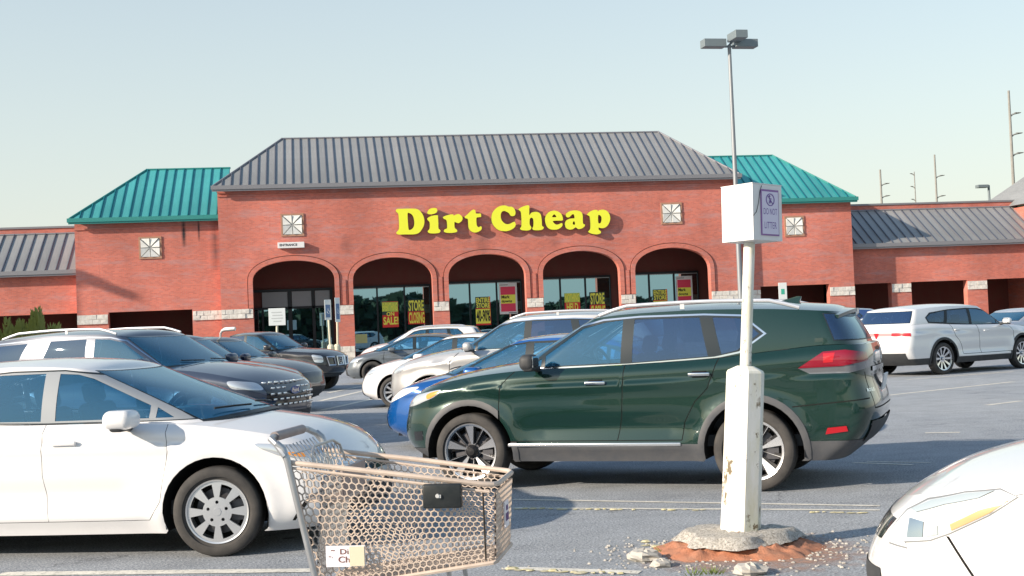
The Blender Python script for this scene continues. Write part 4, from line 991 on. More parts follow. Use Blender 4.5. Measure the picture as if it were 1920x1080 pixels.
for nm, tr, ou, ho in GL:
    mb = MB(); mb.side = 1; plate(lp3(ou, tr), [lp3(h, tr) for h in ho], YL, D-.10, None, mb); mb.build('letter', [YEL, YEDGE], SG)
mb = MB(); mb.box(11, 29, 0, 0.001, 0, .001) if False else None
# ---- entrance sign box
ES = empty('entrance_sign', (0, 0, 0)); tag(ES, 'small white lit-box sign reading ENTRANCE above the widest dark arch', 'sign')
mb = MB(); mb.rbox((-.97, D-.165, 6.80), (1.52, .26, .34), .02, 1); mb.build('box', [mat('sign_box_white', (.72, .72, .72), .5)], ES)
BLK = mat('print_black', (.02, .02, .025), .7)
text_mesh('ENTRANCE', -1.62, -.62, 6.74, 6.88, D-.30, BLK, 'lettering', ES, bold=.03)
# ---- posters behind the panes
def poster(label, x0, x1, z0, z1_, bands_, texts, cat='poster', tilt=0):
    y = Yg-.055; e = empty('window_poster', ((x0+x1)/2, y, z0)); tag(e, label, cat, 'posters in the shop windows')
    cx = (x0+x1)/2; W_ = x1-x0; H_ = z1_-z0
    for i, (a, b_, c, ia, ib) in enumerate(bands_):
        mb = MB(); mb.box(-W_/2+ia*W_, W_/2-ib*W_, -.004-.002*i, 0.0-.002*i+.0, a*H_, b_*H_); mb.build('sheet' if i == 0 else 'print_panel', [c], e)
    for t, a, b_, l_, r_, c in texts:
        text_mesh(t, -W_/2+l_*W_, W_/2-r_*W_, a*H_, b_*H_, -.004-.002*len(bands_)-.006, c, 'lettering', e, bold=.03)
    return e
PR = mat('poster_red', (.68, .03, .03), .5); PY = mat('poster_yellow', (.90, .92, .12), .5); PG = mat('poster_dark', (.03, .06, .05), .5); PW = mat('poster_white', (.72, .74, .76), .5); PP = mat('poster_pink', (.78, .06, .13), .5); PLM = mat('poster_lime', (.52, .70, .12), .5)
def px(x, y): p = on_y(x, y, Yg-.055); return p.x, p.z
def pbox(xa, ya, xb, yb):
    a = px(xa, ya); b = px(xb, yb); return a[0], b[0], b[1], a[1]
poster('red and yellow poster reading EVERYTHING ON SALE! in second arch', *pbox(716, 566, 748, 613), [(0, 1, PR, 0, 0), (.60, .98, PLM, .0, .02), (.48, .62, PG, 0, .5)], [('EVERYTHING', .64, .95, .03, .06, PY), ('ON', .44, .60, .26, .26, PY), ('SALE!', .10, .41, .05, .02, PY)])
poster('poster reading STORE CLOSING at right of the EVERYTHING poster', *pbox(764, 562, 797, 607), [(0, 1, PR, .0, 0), (.52, 1, PG, 0, 0)], [('STORE', .53, .97, .05, .04, PY), ('CLOSING', .03, .49, .05, .02, PY)])
poster('poster reading ENTIRE STORE 40 to 90 in third arch', *pbox(891, 557, 921, 609), [(0, 1, PR, 0, 0), (.60, 1, PG, 0, .1), (.06, .57, PY, 0, .03)], [('ENTIRE', .80, .97, .04, .04, PY), ('STORE', .61, .78, .06, .04, PY), ('40-90%', .12, .54, .04, .03, BLK)])
def markdown(label, *bx_):
    return poster(label, *pbox(*bx_), [(0, 1, PW, 0, 0), (.08, .88, PP, .08, .1), (.34, .62, PY, .08, .1), (.025, .045, BLK, .5, .06), (.93, .945, BLK, .06, .5)], [('Mark', .50, .60, .12, .42, BLK), ('downs', .37, .46, .12, .30, BLK)])
markdown('white framed Mark downs poster in the third arch beside 40-90', 935, 531, 971, 588)
poster('poster reading NOTHING HELD BACK! in fourth arch', *pbox(1058, 550, 1089, 600), [(0, 1, PR, 0, 0), (.66, 1, PLM, 0, 0)], [('NOTHING', .68, .98, .03, .03, PY), ('HELD', .35, .63, .12, .14, PY), ('BACK!', .03, .31, .03, .03, PY)])
poster('poster reading STORE CLOSING at right of the NOTHING HELD poster', *pbox(1105, 548, 1136, 596), [(0, 1, PR, .0, 0), (.52, 1, PG, 0, 0)], [('STORE', .53, .97, .05, .04, PY), ('CLOSING', .03, .49, .05, .02, PY)])
poster('poster reading ENTIRE STORE 40 to 90 in the fifth arch', *pbox(1224, 543, 1253, 592), [(0, 1, PR, 0, 0), (.60, 1, PG, 0, .1), (.06, .57, PY, 0, .03)], [('ENTIRE', .80, .97, .04, .04, PY), ('STORE', .61, .78, .06, .04, PY), ('40-90%', .12, .54, .04, .03, BLK)])
markdown('white framed Mark downs poster in the fifth arch', 1267, 518, 1300, 574)
poster('small pale yellow notice low in the second arch window', *pbox(666, 627, 689, 643), [(0, 1, mat('notice', (.5, .52, .25), .6), 0, 0)], [])
# ---- treeline across the road behind the viewer (seen only mirrored in glass and paint)
def treeline():
    V = []; F = []; rg = np.random.default_rng(3)
    for i in range(11000):
        x = rg.uniform(-210, 210); y = -95+rg.uniform(-8, 8); hmax = 5.6+1.8*math.sin(x*.045+1)+1.0*math.sin(x*.13)+.6*math.sin(x*.4); z = rg.uniform(.02, 1)**.8*hmax; s_ = rg.uniform(.9, 2.2)
        n = Vector(rg.normal(size=3)).normalized(); a = n.orthogonal().normalized(); b_ = n.cross(a); b0 = len(V); c = Vector((x, y, z))
        V += [c+a*s_, c+b_*s_*.8, c-a*s_, c-b_*s_*.8]; F.append((b0, b0+1, b0+2, b0+3))
    o = mobj('treeline', V, F, [weathered('tree_mass', (.03, .06, .03), .9, 0, .5, .6, (.012, .03, .015))]); tag(o, 'dark belt of trees across the road from the store', None, kind='stuff')
treeline()
# ================================================================== VEHICLES
GB = mat('gloss_black', (.012, .013, .016), .15, 0, .6)
GREEN = paint('dark_green_paint', (.009, .034, .027), .3, .20); WHITE = paint('white_paint', (.72, .72, .73), 0, .3); WHITE2 = paint('pearl_white_paint', (.74, .75, .76), .1, .3)
BLUE = paint('blue_paint', (.004, .08, .30), .3, .22); SILVER = paint('silver_paint', (.50, .50, .50), .45, .35); GREYB = paint('slate_grey_paint', (.13, .15, .17), .3, .35)
MAGN = paint('dark_grey_paint', (.045, .06, .095), .2, .28); NAVY = paint('navy_paint', (.018, .02, .045), .35, .22); TAUPE = paint('taupe_paint', (.10, .095, .09), .4, .3); BLACKT = paint('charcoal_paint', (.03, .032, .038), .3, .25)
BLUE2 = paint('steel_blue_paint', (.03, .07, .20), .3, .3); SILB = paint('light_silver_paint', (.42, .46, .52), .4, .32)
def lamp_f(pts, m=CLEARL, off=.003, part='headlight'): return dict(pts=pts, mat=m, part=part, off=off)
def cen(pts, m, off=.002, part=None): return dict(pts=pts, mat=m, part=part, off=off, both=True) if part else dict(pts=pts, mat=m, off=off)
def emblem(root, lo, kind, z, shape, w_, h_, m=CHROME, off=.03, txt=None):
    P, n = on_face(lo, kind, .003, z); s_ = -1 if kind == 'f' else 1; mb = MB(); x = P.x+s_*off
    if shape == 'ring':
        mb.tube([(x, w_/2*math.cos(a), z+h_/2*math.sin(a)) for a in [2*math.pi*i/20 for i in range(20)]], .008, 5, closed=True); mb.box(x-.006, x+.006, -w_*.6, w_*.6, z-.012, z+.012)
    elif shape == 'oval':
        mb.add([(x, w_/2*math.cos(a), z+h_/2*math.sin(a)) for a in [2*math.pi*i/24 for i in range(24)]], [tuple(range(24))]); mb.tube([(x, w_/2*math.cos(a), z+h_/2*math.sin(a)) for a in [2*math.pi*i/20 for i in range(20)]], .006, 5, closed=True)
    mb.build('emblem', [m], root)
    if txt: text_mesh(txt, -w_*.36, w_*.36, z-h_*.25, z+h_*.28, 0, CHROME, 'emblem_lettering', root, bold=.02, f=lambda a, b, c: (x+s_*.006, a*(-1 if kind == 'f' else 1)*(1 if kind == 'r' else 1), c))
# --- green crossover
def ex_rogue(root, lo, gh, sp, res):
    hw = sp['W']/2
    mb = MB()                                          # roof spoiler
    P = [gh.ev([u], [1.])[0] for u in (.80, .86, .92, 1.)]
    V = []; 
    for i in range(13):
        y = -.62+1.24*i/12; xr_ = 4.36-.10*(y/.62)**2; zz = 1.615-.055*(y/.62)**2
        V += [(xr_-.32, y, zz+.012), (xr_+.12, y*1.02, zz-.035), (xr_+.115, y*1.02, zz-.065), (xr_-.10, y, zz-.075)]
    F = []
    for i in range(12):
        for j in range(4): F.append((4*i+j, 4*i+(j+1) % 4, 4*i+4+(j+1) % 4, 4*i+4+j))
    mb.add(V, F+[(0, 1, 2, 3), (51, 50, 49, 48)]); mb.build('spoiler', [GREEN], root, True)
    mb = MB(); mb.add([(3.72, -.012, 1.66), (3.95, -.03, 1.655), (3.95, .03, 1.655), (3.72, .012, 1.66), (3.93, -.006, 1.715), (3.97, -.006, 1.71), (3.97, .006, 1.71), (3.93, .006, 1.715)], [(0, 1, 5, 4), (3, 7, 6, 2), (1, 2, 6, 5), (0, 4, 7, 3), (4, 5, 6, 7)]); mb.build('antenna_fin', [GREEN], root)
    mb = MB(); mb.tube([(4.55, .12, 1.23), (4.40, .35, 1.30), (4.36, .50, 1.31)], [.018, .012, .008], 6); mb.build('rear_wiper', [BLACKP], root)
    face_plate(root, lo, 'r', 0, .90, .32, .16, 'licence_plate', [WHITE_PL], off=.03)
    P, n = on_face(lo, 'r', .62, .80)
    text_mesh('ROGUE', -.74, -.56, .85, .88, 0, CHROME, 'badge', root, bold=.03, f=lambda a, b, c: (on_face(lo, 'r', abs(a), c)[0].x+.006, a, c))
    for sy in (1, -1):
        mb = MB(); mb.rbox((2.15, sy*(hw-.006), .425), (1.66, .030, .034), .010, 1); mb.build('sill_moulding', [MACHW], root, True)
    emblem(root, lo, 'f', .70, 'ring', .14, .12)
rogue_sp = warp(SUV, mirrorm=BLACKP, ur=.185, cr=.27, roof=(2.02, 4.40), gbx=4.575, tail=[.30, .14, .0, .05, .06, .075], rz=kn((1.8, 1.51), (2.1, 1.575), (2.5, 1.61), (3.1, 1.62), (3.7, 1.605), (4.4, 1.555)), top=kn((0, .80), (.12, .87), (.35, .96), (.7, 1.035), (1.1, 1.09), (1.5, 1.12), (2.5, 1.145), (3.3, 1.18), (3.9, 1.235), (4.3, 1.265), (4.69, 1.26)))
rogue_fr = [cen(Fr((.001, .77), (.30, .77), (.22, .55), (.001, .55)), GB, .002, 'grille'), cen(Fr((.001, .50), (.50, .50), (.44, .37), (.001, .37)), BLACKP, .004),
    lamp_f([('s', .62, .955), ('s', .56, .895), ('s', .44, .85), ('f', .74, .80), ('f', .50, .785), ('f', .48, .84), ('s', .42, .925)]),
    lamp_f([('s', .60, .945), ('s', .56, .905), ('s', .47, .87), ('s', .47, .915)], AMBER, .006, 'indicator'),
    dict(pts=S((.28, .46), (.40, .47), (.40, .56), (.28, .55)), mat=GB, off=.004)]
rogue_rr = [dict(pts=S((3.98, .735), (4.62, .79), (4.62, .80), (3.98, .745)), mat=GAP, off=.001),
    dict(pts=[('s', 4.04, 1.075), ('s', 4.26, 1.205), ('s', 4.44, 1.215), ('r', .64, 1.19), ('r', .58, 1.06), ('s', 4.46, 1.02), ('s', 4.14, 1.02)], mat=mat('smoked_lens', (.16, .17, .19), .1, .3, 1.), part='taillight', off=.004, smooth=False),
    dict(pts=[('s', 4.04, 1.075), ('s', 4.26, 1.205), ('s', 4.44, 1.215), ('r', .66, 1.19), ('r', .64, 1.12), ('s', 4.42, 1.085)], mat=mat('dark_red_lens', (.22, .006, .02), .12, 0, 1.), part='taillight_lens', off=.012, smooth=False),
    dict(pts=S((4.26, 1.19), (4.36, 1.195), (4.34, 1.12), (4.26, 1.115)), mat=REDL, part='taillight_lens', off=.015, smooth=False),
    dict(pts=S((4.25, .50), (4.44, .525), (4.43, .57), (4.27, .555)), mat=mat('reflector_red', (.35, .012, .02), .2), part='reflector', off=.014),
    cen(Rr((.001, 1.00), (.52, 1.00), (.44, .78), (.001, .78)), GB, .001), cen(Rr((.001, 1.06), (.50, 1.06), (.50, 1.02), (.001, 1.02)), CHROME, .01, 'tailgate_trim'),
    dict(pts=Rr((.70, 1.02), (.71, 1.02), (.66, .70), (.65, .70)), mat=GAP, off=.001), dict(pts=Rr((.001, .70), (.66, .70), (.66, .712), (.001, .712)), mat=GAP, off=.001),
    cen(Rr((.001, .60), (.72, .60), (.66, .42), (.001, .42)), BLACKP, .012)]
car(rogue_sp, 'suv', 'dark green crossover with silver roof rails parked behind the white post', 'suv', -1.0, 13.66, 21, 'L', GREEN, 2, fr=rogue_fr, rr=rogue_rr, clad=CLAD, glass2=TINTD, extra=ex_rogue)
# --- white saloon with white wheel covers
def plain_front(zg=.50, zh=.62, hz=.02):
    return [cen(Fr((.001, zh), (.62, zh-.02), (.58, zh-.10), (.001, zh-.08)), GB, .003, 'grille'), cen(Fr((.001, zg-.06), (.55, zg-.05), (.62, zg-.24), (.001, zg-.24)), BLACKP, .004)]
cor_fr = plain_front(.50, .60)+[lamp_f([('s', .70, .785), ('s', .55, .705), ('s', .36, .665), ('f', .66, .615), ('f', .45, .60), ('f', .45, .635), ('s', .30, .735), ('s', .52, .775)]),
    lamp_f(S((.50, .72), (.44, .695), (.36, .68), (.38, .71)), AMBER, .006, 'indicator'), dict(pts=S((.34, .36), (.44, .24), (.46, .24), (.36, .38), (.28, .43), (.27, .42)), mat=GAP, off=.002)]
cor_rr = [dict(pts=[('s', 4.30, .93), ('s', 4.55, .93), ('r', .45, .92), ('r', .45, .84), ('s', 4.50, .80)], mat=REDL, part='taillight', off=.004)]
def ex_cor(root, lo, gh, sp, res):
    mb = MB(); P = gh.ev([0.], [.80])[0]; mb.rbox((P[0]+.14, 0, P[2]-.03), (.05, .24, .07), .02, 2); mb.build('rearview_mirror', [DASH], root, True)
car(warp(SEDAN, fo=1.0, L=4.70, cf=.52, gap=.004, cowl=(.88, .975), dlo=SEDAN['dlo'], Ra=.385, uw=.140, pillarm=mat('pillar_grey', (.30, .32, .34), .3, 0, .5)), 'sedan', 'white saloon with eight-spoke silver wheel behind the shopping trolley', 'car', -1.03, 9.94, 9, 'R', WHITE, 2, fr=cor_fr, rr=cor_rr, steer=8, extra=ex_cor)
# --- white car cut by the bottom right corner
near = warp(SEDAN, nose=[.16, .06, .0, .03, .13, .18], cf=.70, H=1.46, style='five', lightseat=1, Ra=.37, fo=1.12, L=4.85, gap=.004)
near_fr = [cen(Fr((.001, .66), (.52, .655), (.46, .56), (.001, .54)), GB, .003, 'grille'), cen(Fr((.001, .44), (.55, .45), (.62, .26), (.001, .26)), BLACKP, .004),
    dict(pts=[('s', .71, .795), ('s', .60, .72), ('s', .44, .635), ('s', .36, .60), ('s', .24, .575), ('f', .68, .555), ('f', .56, .555), ('f', .53, .62), ('s', .245, .70), ('s', .34, .755), ('s', .50, .80), ('s', .64, .822)], mat=mat('seam_grey', (.20, .21, .22), .6), part=None, off=.001),
    dict(pts=[('s', .703, .795), ('s', .595, .723), ('s', .44, .641), ('s', .36, .606), ('s', .245, .582), ('f', .68, .562), ('f', .565, .562), ('f', .54, .62), ('s', .25, .696), ('s', .345, .749), ('s', .50, .794), ('s', .64, .816)], mat=mat('lamp_inner', (.66, .69, .70), .10, .15, 1.), part='headlight', off=.003, smooth=False),
    dict(pts=S((.62, .811), (.50, .790), (.36, .750), (.27, .705), (.30, .700), (.42, .745), (.56, .782)), mat=mat('lamp_grey_band', (.52, .59, .61), .1, .3, 1.), part='lamp_band', off=.006, smooth=False),
    dict(pts=S((.26, .60), (.33, .612), (.335, .672), (.27, .675)), mat=CHROME, part='lamp_bowl', off=.006), dict(pts=S((.345, .615), (.395, .63), (.395, .665), (.345, .66)), mat=MATS['lamp_grey_band'], part='lamp_bowl', off=.006),
    dict(pts=S((.675, .782), (.60, .731), (.45, .652), (.445, .676), (.56, .738)), mat=mat('amber_pale', (.58, .36, .17), .15, 0, 1.), part='indicator', off=.007, smooth=False),
    dict(pts=strip(Surf0, [], 0) if False else S((.70, .800), (1.0, .865), (1.5, .905), (1.5, .908), (1.0, .868), (.70, .803)), mat=MATS['seam_grey'], off=.001),
    dict(pts=S((.425, .628), (.437, .628), (.56, .44), (.62, .26), (.605, .26), (.548, .44)), mat=GAP, off=.001)]
car(near, 'sedan', 'white car nosing in at the bottom right with amber-cornered headlight', 'car', 1.63, 6.12, 25, 'L', WHITE, 2, fr=near_fr, rr=cor_rr)
# --- left row, noses right
ROWL = 'cars parked with noses to the right'
def dots(root, lo, sp, res):
    for r in range(5):
        z = .62+.075*r
        for k in range(-5 if r % 2 else -4, 6 if r % 2 else 5):
            y = k*.13+(.065 if r % 2 == 0 and False else 0)+(.065 if r % 2 else 0)
            if abs(y) > .62-.02*r or (abs(y) < .17 and r in (2, 3)): continue
            P, n = on_face(lo, 'f', abs(y)+.002, z); mb = MB(); mb.rbox((P.x-.012, math.copysign(P.y, y), z), (.02, .085, .028), .008, 1); mb.build('grille_bar', [CHROME], root, True)
def ex_expl(root, lo, gh, sp, res):
    dots(root, lo, sp, res); emblem(root, lo, 'f', .80, 'oval', .24, .10, mat('emblem_blue', (.02, .06, .25), .2, 0, 1.), .035, 'Ford')
    P, n = on_face(lo, 'f', .75, .5)
expl_sp = warp(SUV, L=5.04, W=2.0, H=1.76, fo=.95, wb=2.86, R=.385, rim=.27, Ra=.45, sill=.28, style='five', cf=.5, nose=[.20, .08, .0, .0, .03, .12], trim='chrome', uw=.152, pillarm=MAGN)
expl_sp.update(gbx=4.82, roof=(2.14, 4.62), dlo=[(1.55, 1.19), (2.7, 1.20), (3.5, 1.22), (4.55, 1.27), (4.50, 1.50), (4.35, 1.575), (3.5, 1.62), (2.75, 1.625), (2.4, 1.61), (2.15, 1.555)],
    wins=[[(1.62, 1.20), (1.74, 1.20), (1.74, 1.28)], [(1.80, 1.21), (2.62, 1.215), (2.64, 1.605), (2.40, 1.59), (2.18, 1.54), (1.80, 1.30)], [(2.76, 1.215), (3.52, 1.235), (3.38, 1.60), (2.78, 1.607)], [(3.95, 1.26), (4.48, 1.285), (4.42, 1.49), (4.30, 1.555), (3.78, 1.58)]])
suv_fr = lambda gm=GB: [cen(Fr((.001, .93), (.62, .91), (.58, .62), (.001, .60)), gm, .003, 'grille'), cen(Fr((.001, .52), (.60, .52), (.55, .36), (.001, .36)), BLACKP, .004),
    lamp_f([('s', .48, .965), ('s', .40, .87), ('f', .78, .84), ('f', .64, .84), ('f', .64, .925), ('s', .30, .955)])]
suv_rr = [dict(pts=[('s', 4.75, 1.12), ('s', 4.90, 1.12), ('r', .55, 1.10), ('r', .55, .92), ('s', 4.85, .90)], mat=REDL, part='taillight', off=.004)]
car(expl_sp, 'suv', 'dark grey suv with chrome-studded grille beyond the white saloon', 'suv', -3.05, 18.0, 20, 'R', MAGN, 1, ROWL, fr=suv_fr(), rr=suv_rr, clad=BLACKP, glass2=TINTD, extra=ex_expl)
def smallfr(k=1.): return [cen(Fr((.001, .80*k), (.60, .78*k), (.50, .62*k), (.001, .58*k)), GB, .003, 'grille'), cen(Fr((.001, .50), (.55, .50), (.50, .36), (.001, .36)), BLACKP, .004), lamp_f([('s', .60, .90*k), ('s', .45, .80*k), ('f', .70, .76*k), ('f', .60, .76*k), ('f', .60, .84*k), ('s', .30, .87*k)])]
rr0 = [dict(pts=[('s', 4.35, 1.08), ('s', 4.55, 1.08), ('r', .50, 1.06), ('r', .50, .92), ('s', 4.50, .90)], mat=REDL, part='taillight', off=.004)]
def ex_chrome(root, lo, gh, sp, res): 
    P, n = on_face(lo, 'f', .003, .72); mb = MB(); pts = [(on_face(lo, 'f', abs(y)+.002, z)[0].x-.015, y, z) for y, z in [(-.58, .79), (-.3, .82), (0, .83), (.3, .82), (.58, .79), (.50, .62), (0, .58), (-.50, .62)]]; mb.tube(pts, .016, 6, closed=True); mb.build('grille_surround', [CHROME], root, True)
car(warp(SUV, L=4.75, W=1.90, H=1.68, style='five', trim='black', rails=None), 'suv', 'navy suv with chrome-edged grille just beyond the dark grey suv', 'suv', -3.62, 21.6, 20, 'R', NAVY, 1, ROWL, fr=smallfr(1.02), rr=rr0, glass2=TINTD, extra=ex_chrome)
def ex_rack(root, lo, gh, sp, res):
    mb = MB(); mb.tube([(2.16, .1, 1.55), (2.15, .1, 1.66), (2.11, .1, 1.71), (2.04, .1, 1.735), (1.80, .1, 1.74)], [.02, .025, .03, .042, .042], 8); mb.build('roof_carrier', [mat('carrier_silver', (.6, .6, .6), .3, .5)], root, True)
car(warp(SUV, L=4.6, W=1.85, H=1.62, style='five', trim='black', rails=None), 'suv', 'taupe crossover with silver roof carrier between navy suv and pickup', 'suv', -4.05, 26.6, 20, 'R', TAUPE, 1, ROWL, fr=smallfr(1.), rr=rr0, clad=BLACKP, glass2=TINTD, extra=ex_rack)
pick = warp(SUV, L=5.2, W=1.86, H=1.76, fo=.88, wb=3.2, R=.39, rim=.24, Ra=.47, sill=.38, style='black', cf=.45, nose=[.25, .10, .0, .0, .05, .12], trim='black', rails=None, deck=3.55, gbx=3.45, roof=(2.0, 3.15), cladz=.5,
    top=kn((0, .98), (.12, 1.02), (.35, 1.06), (.8, 1.10), (1.4, 1.14), (2.5, 1.17), (3.4, 1.18), (5.2, 1.18)),
    dlo=[(1.50, 1.18), (3.38, 1.20), (3.20, 1.60), (2.5, 1.63), (2.1, 1.57)], wins=[[(1.6, 1.2), (1.7, 1.2), (1.7, 1.27)], [(1.74, 1.2), (2.46, 1.2), (2.46, 1.60), (2.12, 1.55), (1.74, 1.30)], [(2.54, 1.2), (3.28, 1.215), (3.13, 1.585), (2.54, 1.605)]],
    doors=[[(1.45, 1.13), (1.32, .98), (1.32, .80), (1.36, .55)], [(2.5, 1.15), (2.48, .7), (2.46, .55)], [(3.40, 1.17), (3.36, .92), (3.30, .80), (3.28, .62), (3.26, .55)]], handles=[(2.25, 1.03), (3.12, 1.03)], mirror=(1.66, 1.26), rz=kn((1.9, 1.57), (2.2, 1.625), (2.7, 1.64), (3.2, 1.60)), seats=(2.4, 3.05))
def ex_pick(root, lo, gh, sp, res):
    for y0, y1 in ((-.60, -.30), (-.16, .16), (.30, .60)):
        pts = [(on_face(lo, 'f', abs(y)+.002, z)[0].x-.02, y, z) for y, z in ((y0, .93), (y1, .93), (y1*.9, .70), (y0*.9, .70))]
        mb = MB(); mb.tube(pts, .030, 6, closed=True); mb.build('grille_bar', [CHROME], root, True)
    emblem(root, lo, 'f', .81, 'ring', .15, .13, CHROME, .04)
    mb = MB(); mb.box(3.6, 5.0, -.68, .68, 1.15, 1.19); mb.build('bed_cover', [BLACKP], root)
car(pick, 'pickup_truck', 'black pickup truck with three chrome grille frames near the store entrance', 'pickup truck', -4.85, 36.2, 20, 'R', BLACKT, 1, ROWL, fr=[cen(Fr((.001, .97), (.66, .95), (.60, .67), (.001, .67)), GB, .003, 'grille'), lamp_f([('s', .40, 1.0), ('s', .34, .84), ('f', .82, .80), ('f', .70, .80), ('f', .70, .95), ('s', .25, .99)])], clad=BLACKP, glass2=TINTD, extra=ex_pick)
# --- right row, noses left
ROWR = 'cars parked with noses to the left'
blue_sp = warp(SEDAN, L=4.65, H=1.43, style='multi', cf=.66)
car(blue_sp, 'sedan', 'bright blue saloon half hidden behind the dark green crossover', 'car', -1.62, 17.8, 21, 'L', BLUE, 1, ROWR, fr=plain_front(.50, .60)+[lamp_f([('s', .72, .81), ('s', .45, .69), ('f', .66, .62), ('f', .45, .61), ('f', .45, .68), ('s', .26, .74), ('s', .52, .80)], mat('lamp_white', (.7, .7, .7), .2, 0, 1.))], rr=cor_rr)
car(warp(SUV, L=5.0, W=1.98, H=1.77, fo=.95, wb=2.87, R=.37, style='multi', trim='chrome', nose=[.20, .08, .0, .0, .06, .14]), 'suv', 'silver-white suv with chrome grille between blue saloon and white saloon', 'suv', -2.0, 22.6, 18, 'L', SILVER, 1, ROWR, fr=suv_fr(CHROME), rr=suv_rr, glass2=TINTD)
car(warp(SEDAN, L=4.87, W=1.83, H=1.46, style='multi'), 'sedan', 'white saloon with slit headlight behind the silver-white suv', 'car', -3.12, 27.6, 16, 'L', WHITE, 1, ROWR, fr=plain_front(.50, .66)+[lamp_f([('s', .66, .80), ('s', .45, .70), ('f', .72, .66), ('f', .62, .66), ('s', .28, .74), ('s', .5, .79)])], rr=cor_rr)
car(warp(SEDAN, L=4.75, W=1.85, H=1.46, R=.34, Ra=.40, style='black'), 'sedan', 'slate grey saloon with black wheel in front of the far white crossover', 'car', -5.2, 40.4, 2, 'L', GREYB, 1, ROWR, fr=plain_front(.5, .6)+[lamp_f([('s', .66, .80), ('s', .45, .70), ('f', .72, .66), ('f', .62, .66), ('s', .28, .74), ('s', .5, .79)])], rr=cor_rr)
car(warp(SUV, L=4.6, W=1.85, H=1.72, style='five', trim='black', cowl=(.95, 1.14), hood=1.5, roof=(1.75, 4.2)), 'suv', 'far white crossover with rounded roof nearest the second arch', 'suv', -5.45, 46.0, 2, 'L', WHITE, 1, ROWR, fr=smallfr(1.), rr=rr0)
# --- right side
def ex_mkt(root, lo, gh, sp, res):
    mb = MB(); mb.tube([(5.15, -.55, .33), (5.30, -.55, .33)], .045, 10); mb.build('exhaust', [CHROME], root)
    face_plate(root, lo, 'r', 0, .72, .32, .10, 'licence_plate', [WHITE_PL], off=.02)
    P, n = on_face(lo, 'r', .002, .98); mb = MB(); mb.add([(P.x+.02, -.07, 1.03), (P.x+.02, .07, 1.03), (P.x+.02, .02, .90), (P.x+.02, -.02, .90)], [(0, 1, 2, 3)]); mb.build('tailgate_badge', [REDL], root)
mkt = warp(SUV, L=5.27, W=1.93, H=1.70, fo=.97, wb=2.995, R=.38, rim=.285, Ra=.45, sill=.26, style='ten', cf=.6, trim='black', rails=None, roof=(2.25, 4.80), cladz=.40,
    dlo=[(1.55, 1.13), (2.9, 1.15), (3.7, 1.20), (4.35, 1.24), (4.42, 1.36), (4.25, 1.47), (3.6, 1.53), (2.9, 1.55), (2.45, 1.53), (2.15, 1.47)], wins=[[(1.70, 1.15), (1.80, 1.15), (1.80, 1.22)], [(1.84, 1.15), (2.80, 1.16), (2.78, 1.53), (2.45, 1.51), (2.18, 1.455), (1.84, 1.25)], [(2.90, 1.17), (3.72, 1.22), (3.62, 1.51), (2.90, 1.53)], [(3.82, 1.235), (4.32, 1.26), (4.39, 1.36), (4.22, 1.45), (3.72, 1.505)]])
mkt_rr = [dict(pts=[('s', 5.02, 1.02), ('r', .86, 1.02), ('r', .45, 1.03), ('r', .45, .955), ('r', .86, .945), ('s', 5.02, .94)], mat=REDL, part='taillight', off=.005), cen(Rr((.001, 1.035), (.44, 1.03), (.44, .955), (.001, .955)), mat('pink_lens', (.62, .25, .25), .15, 0, 1.), .004, 'light_bar'),
    cen(Rr((.001, .55), (.80, .55), (.78, .32), (.001, .32)), BLACKP, .008)]
car(mkt, 'suv', 'white luxury wagon seen from behind with red light bar and chrome wheels', 'suv', 12.96, 33.9, -33, 'R', WHITE2, 1, rr=mkt_rr, clad=BLACKP, glass2=TINTD, extra=ex_mkt)
car(warp(SEDAN, L=4.9, W=1.85, H=1.50, style='five'), 'sedan', 'pale silver saloon beyond the nose of the white luxury wagon', 'car', 18.4, 42.8, -33, 'R', SILB, 1, rr=cor_rr)
car(warp(SEDAN, L=4.6, H=1.45, style='five'), 'sedan', 'white saloon glimpsed between green crossover and white luxury wagon', 'car', 13.2, 39.4, -33, 'R', WHITE, 1, rr=cor_rr)
car(warp(SUV, L=4.7, H=1.76, style='five', trim='black', rails=None), 'suv', 'steel blue suv glimpsed beyond the green crossover roof', 'suv', 8.6, 47.0, 5, 'L', BLUE2, 1, glass2=TINTD, rr=rr0)
car(warp(SEDAN, L=4.7, H=1.46, style='five'), 'sedan', 'grey saloon at the right edge showing only its red taillight', 'car', 18.75, 37.4, -33, 'R', SILB, 1, rr=cor_rr)
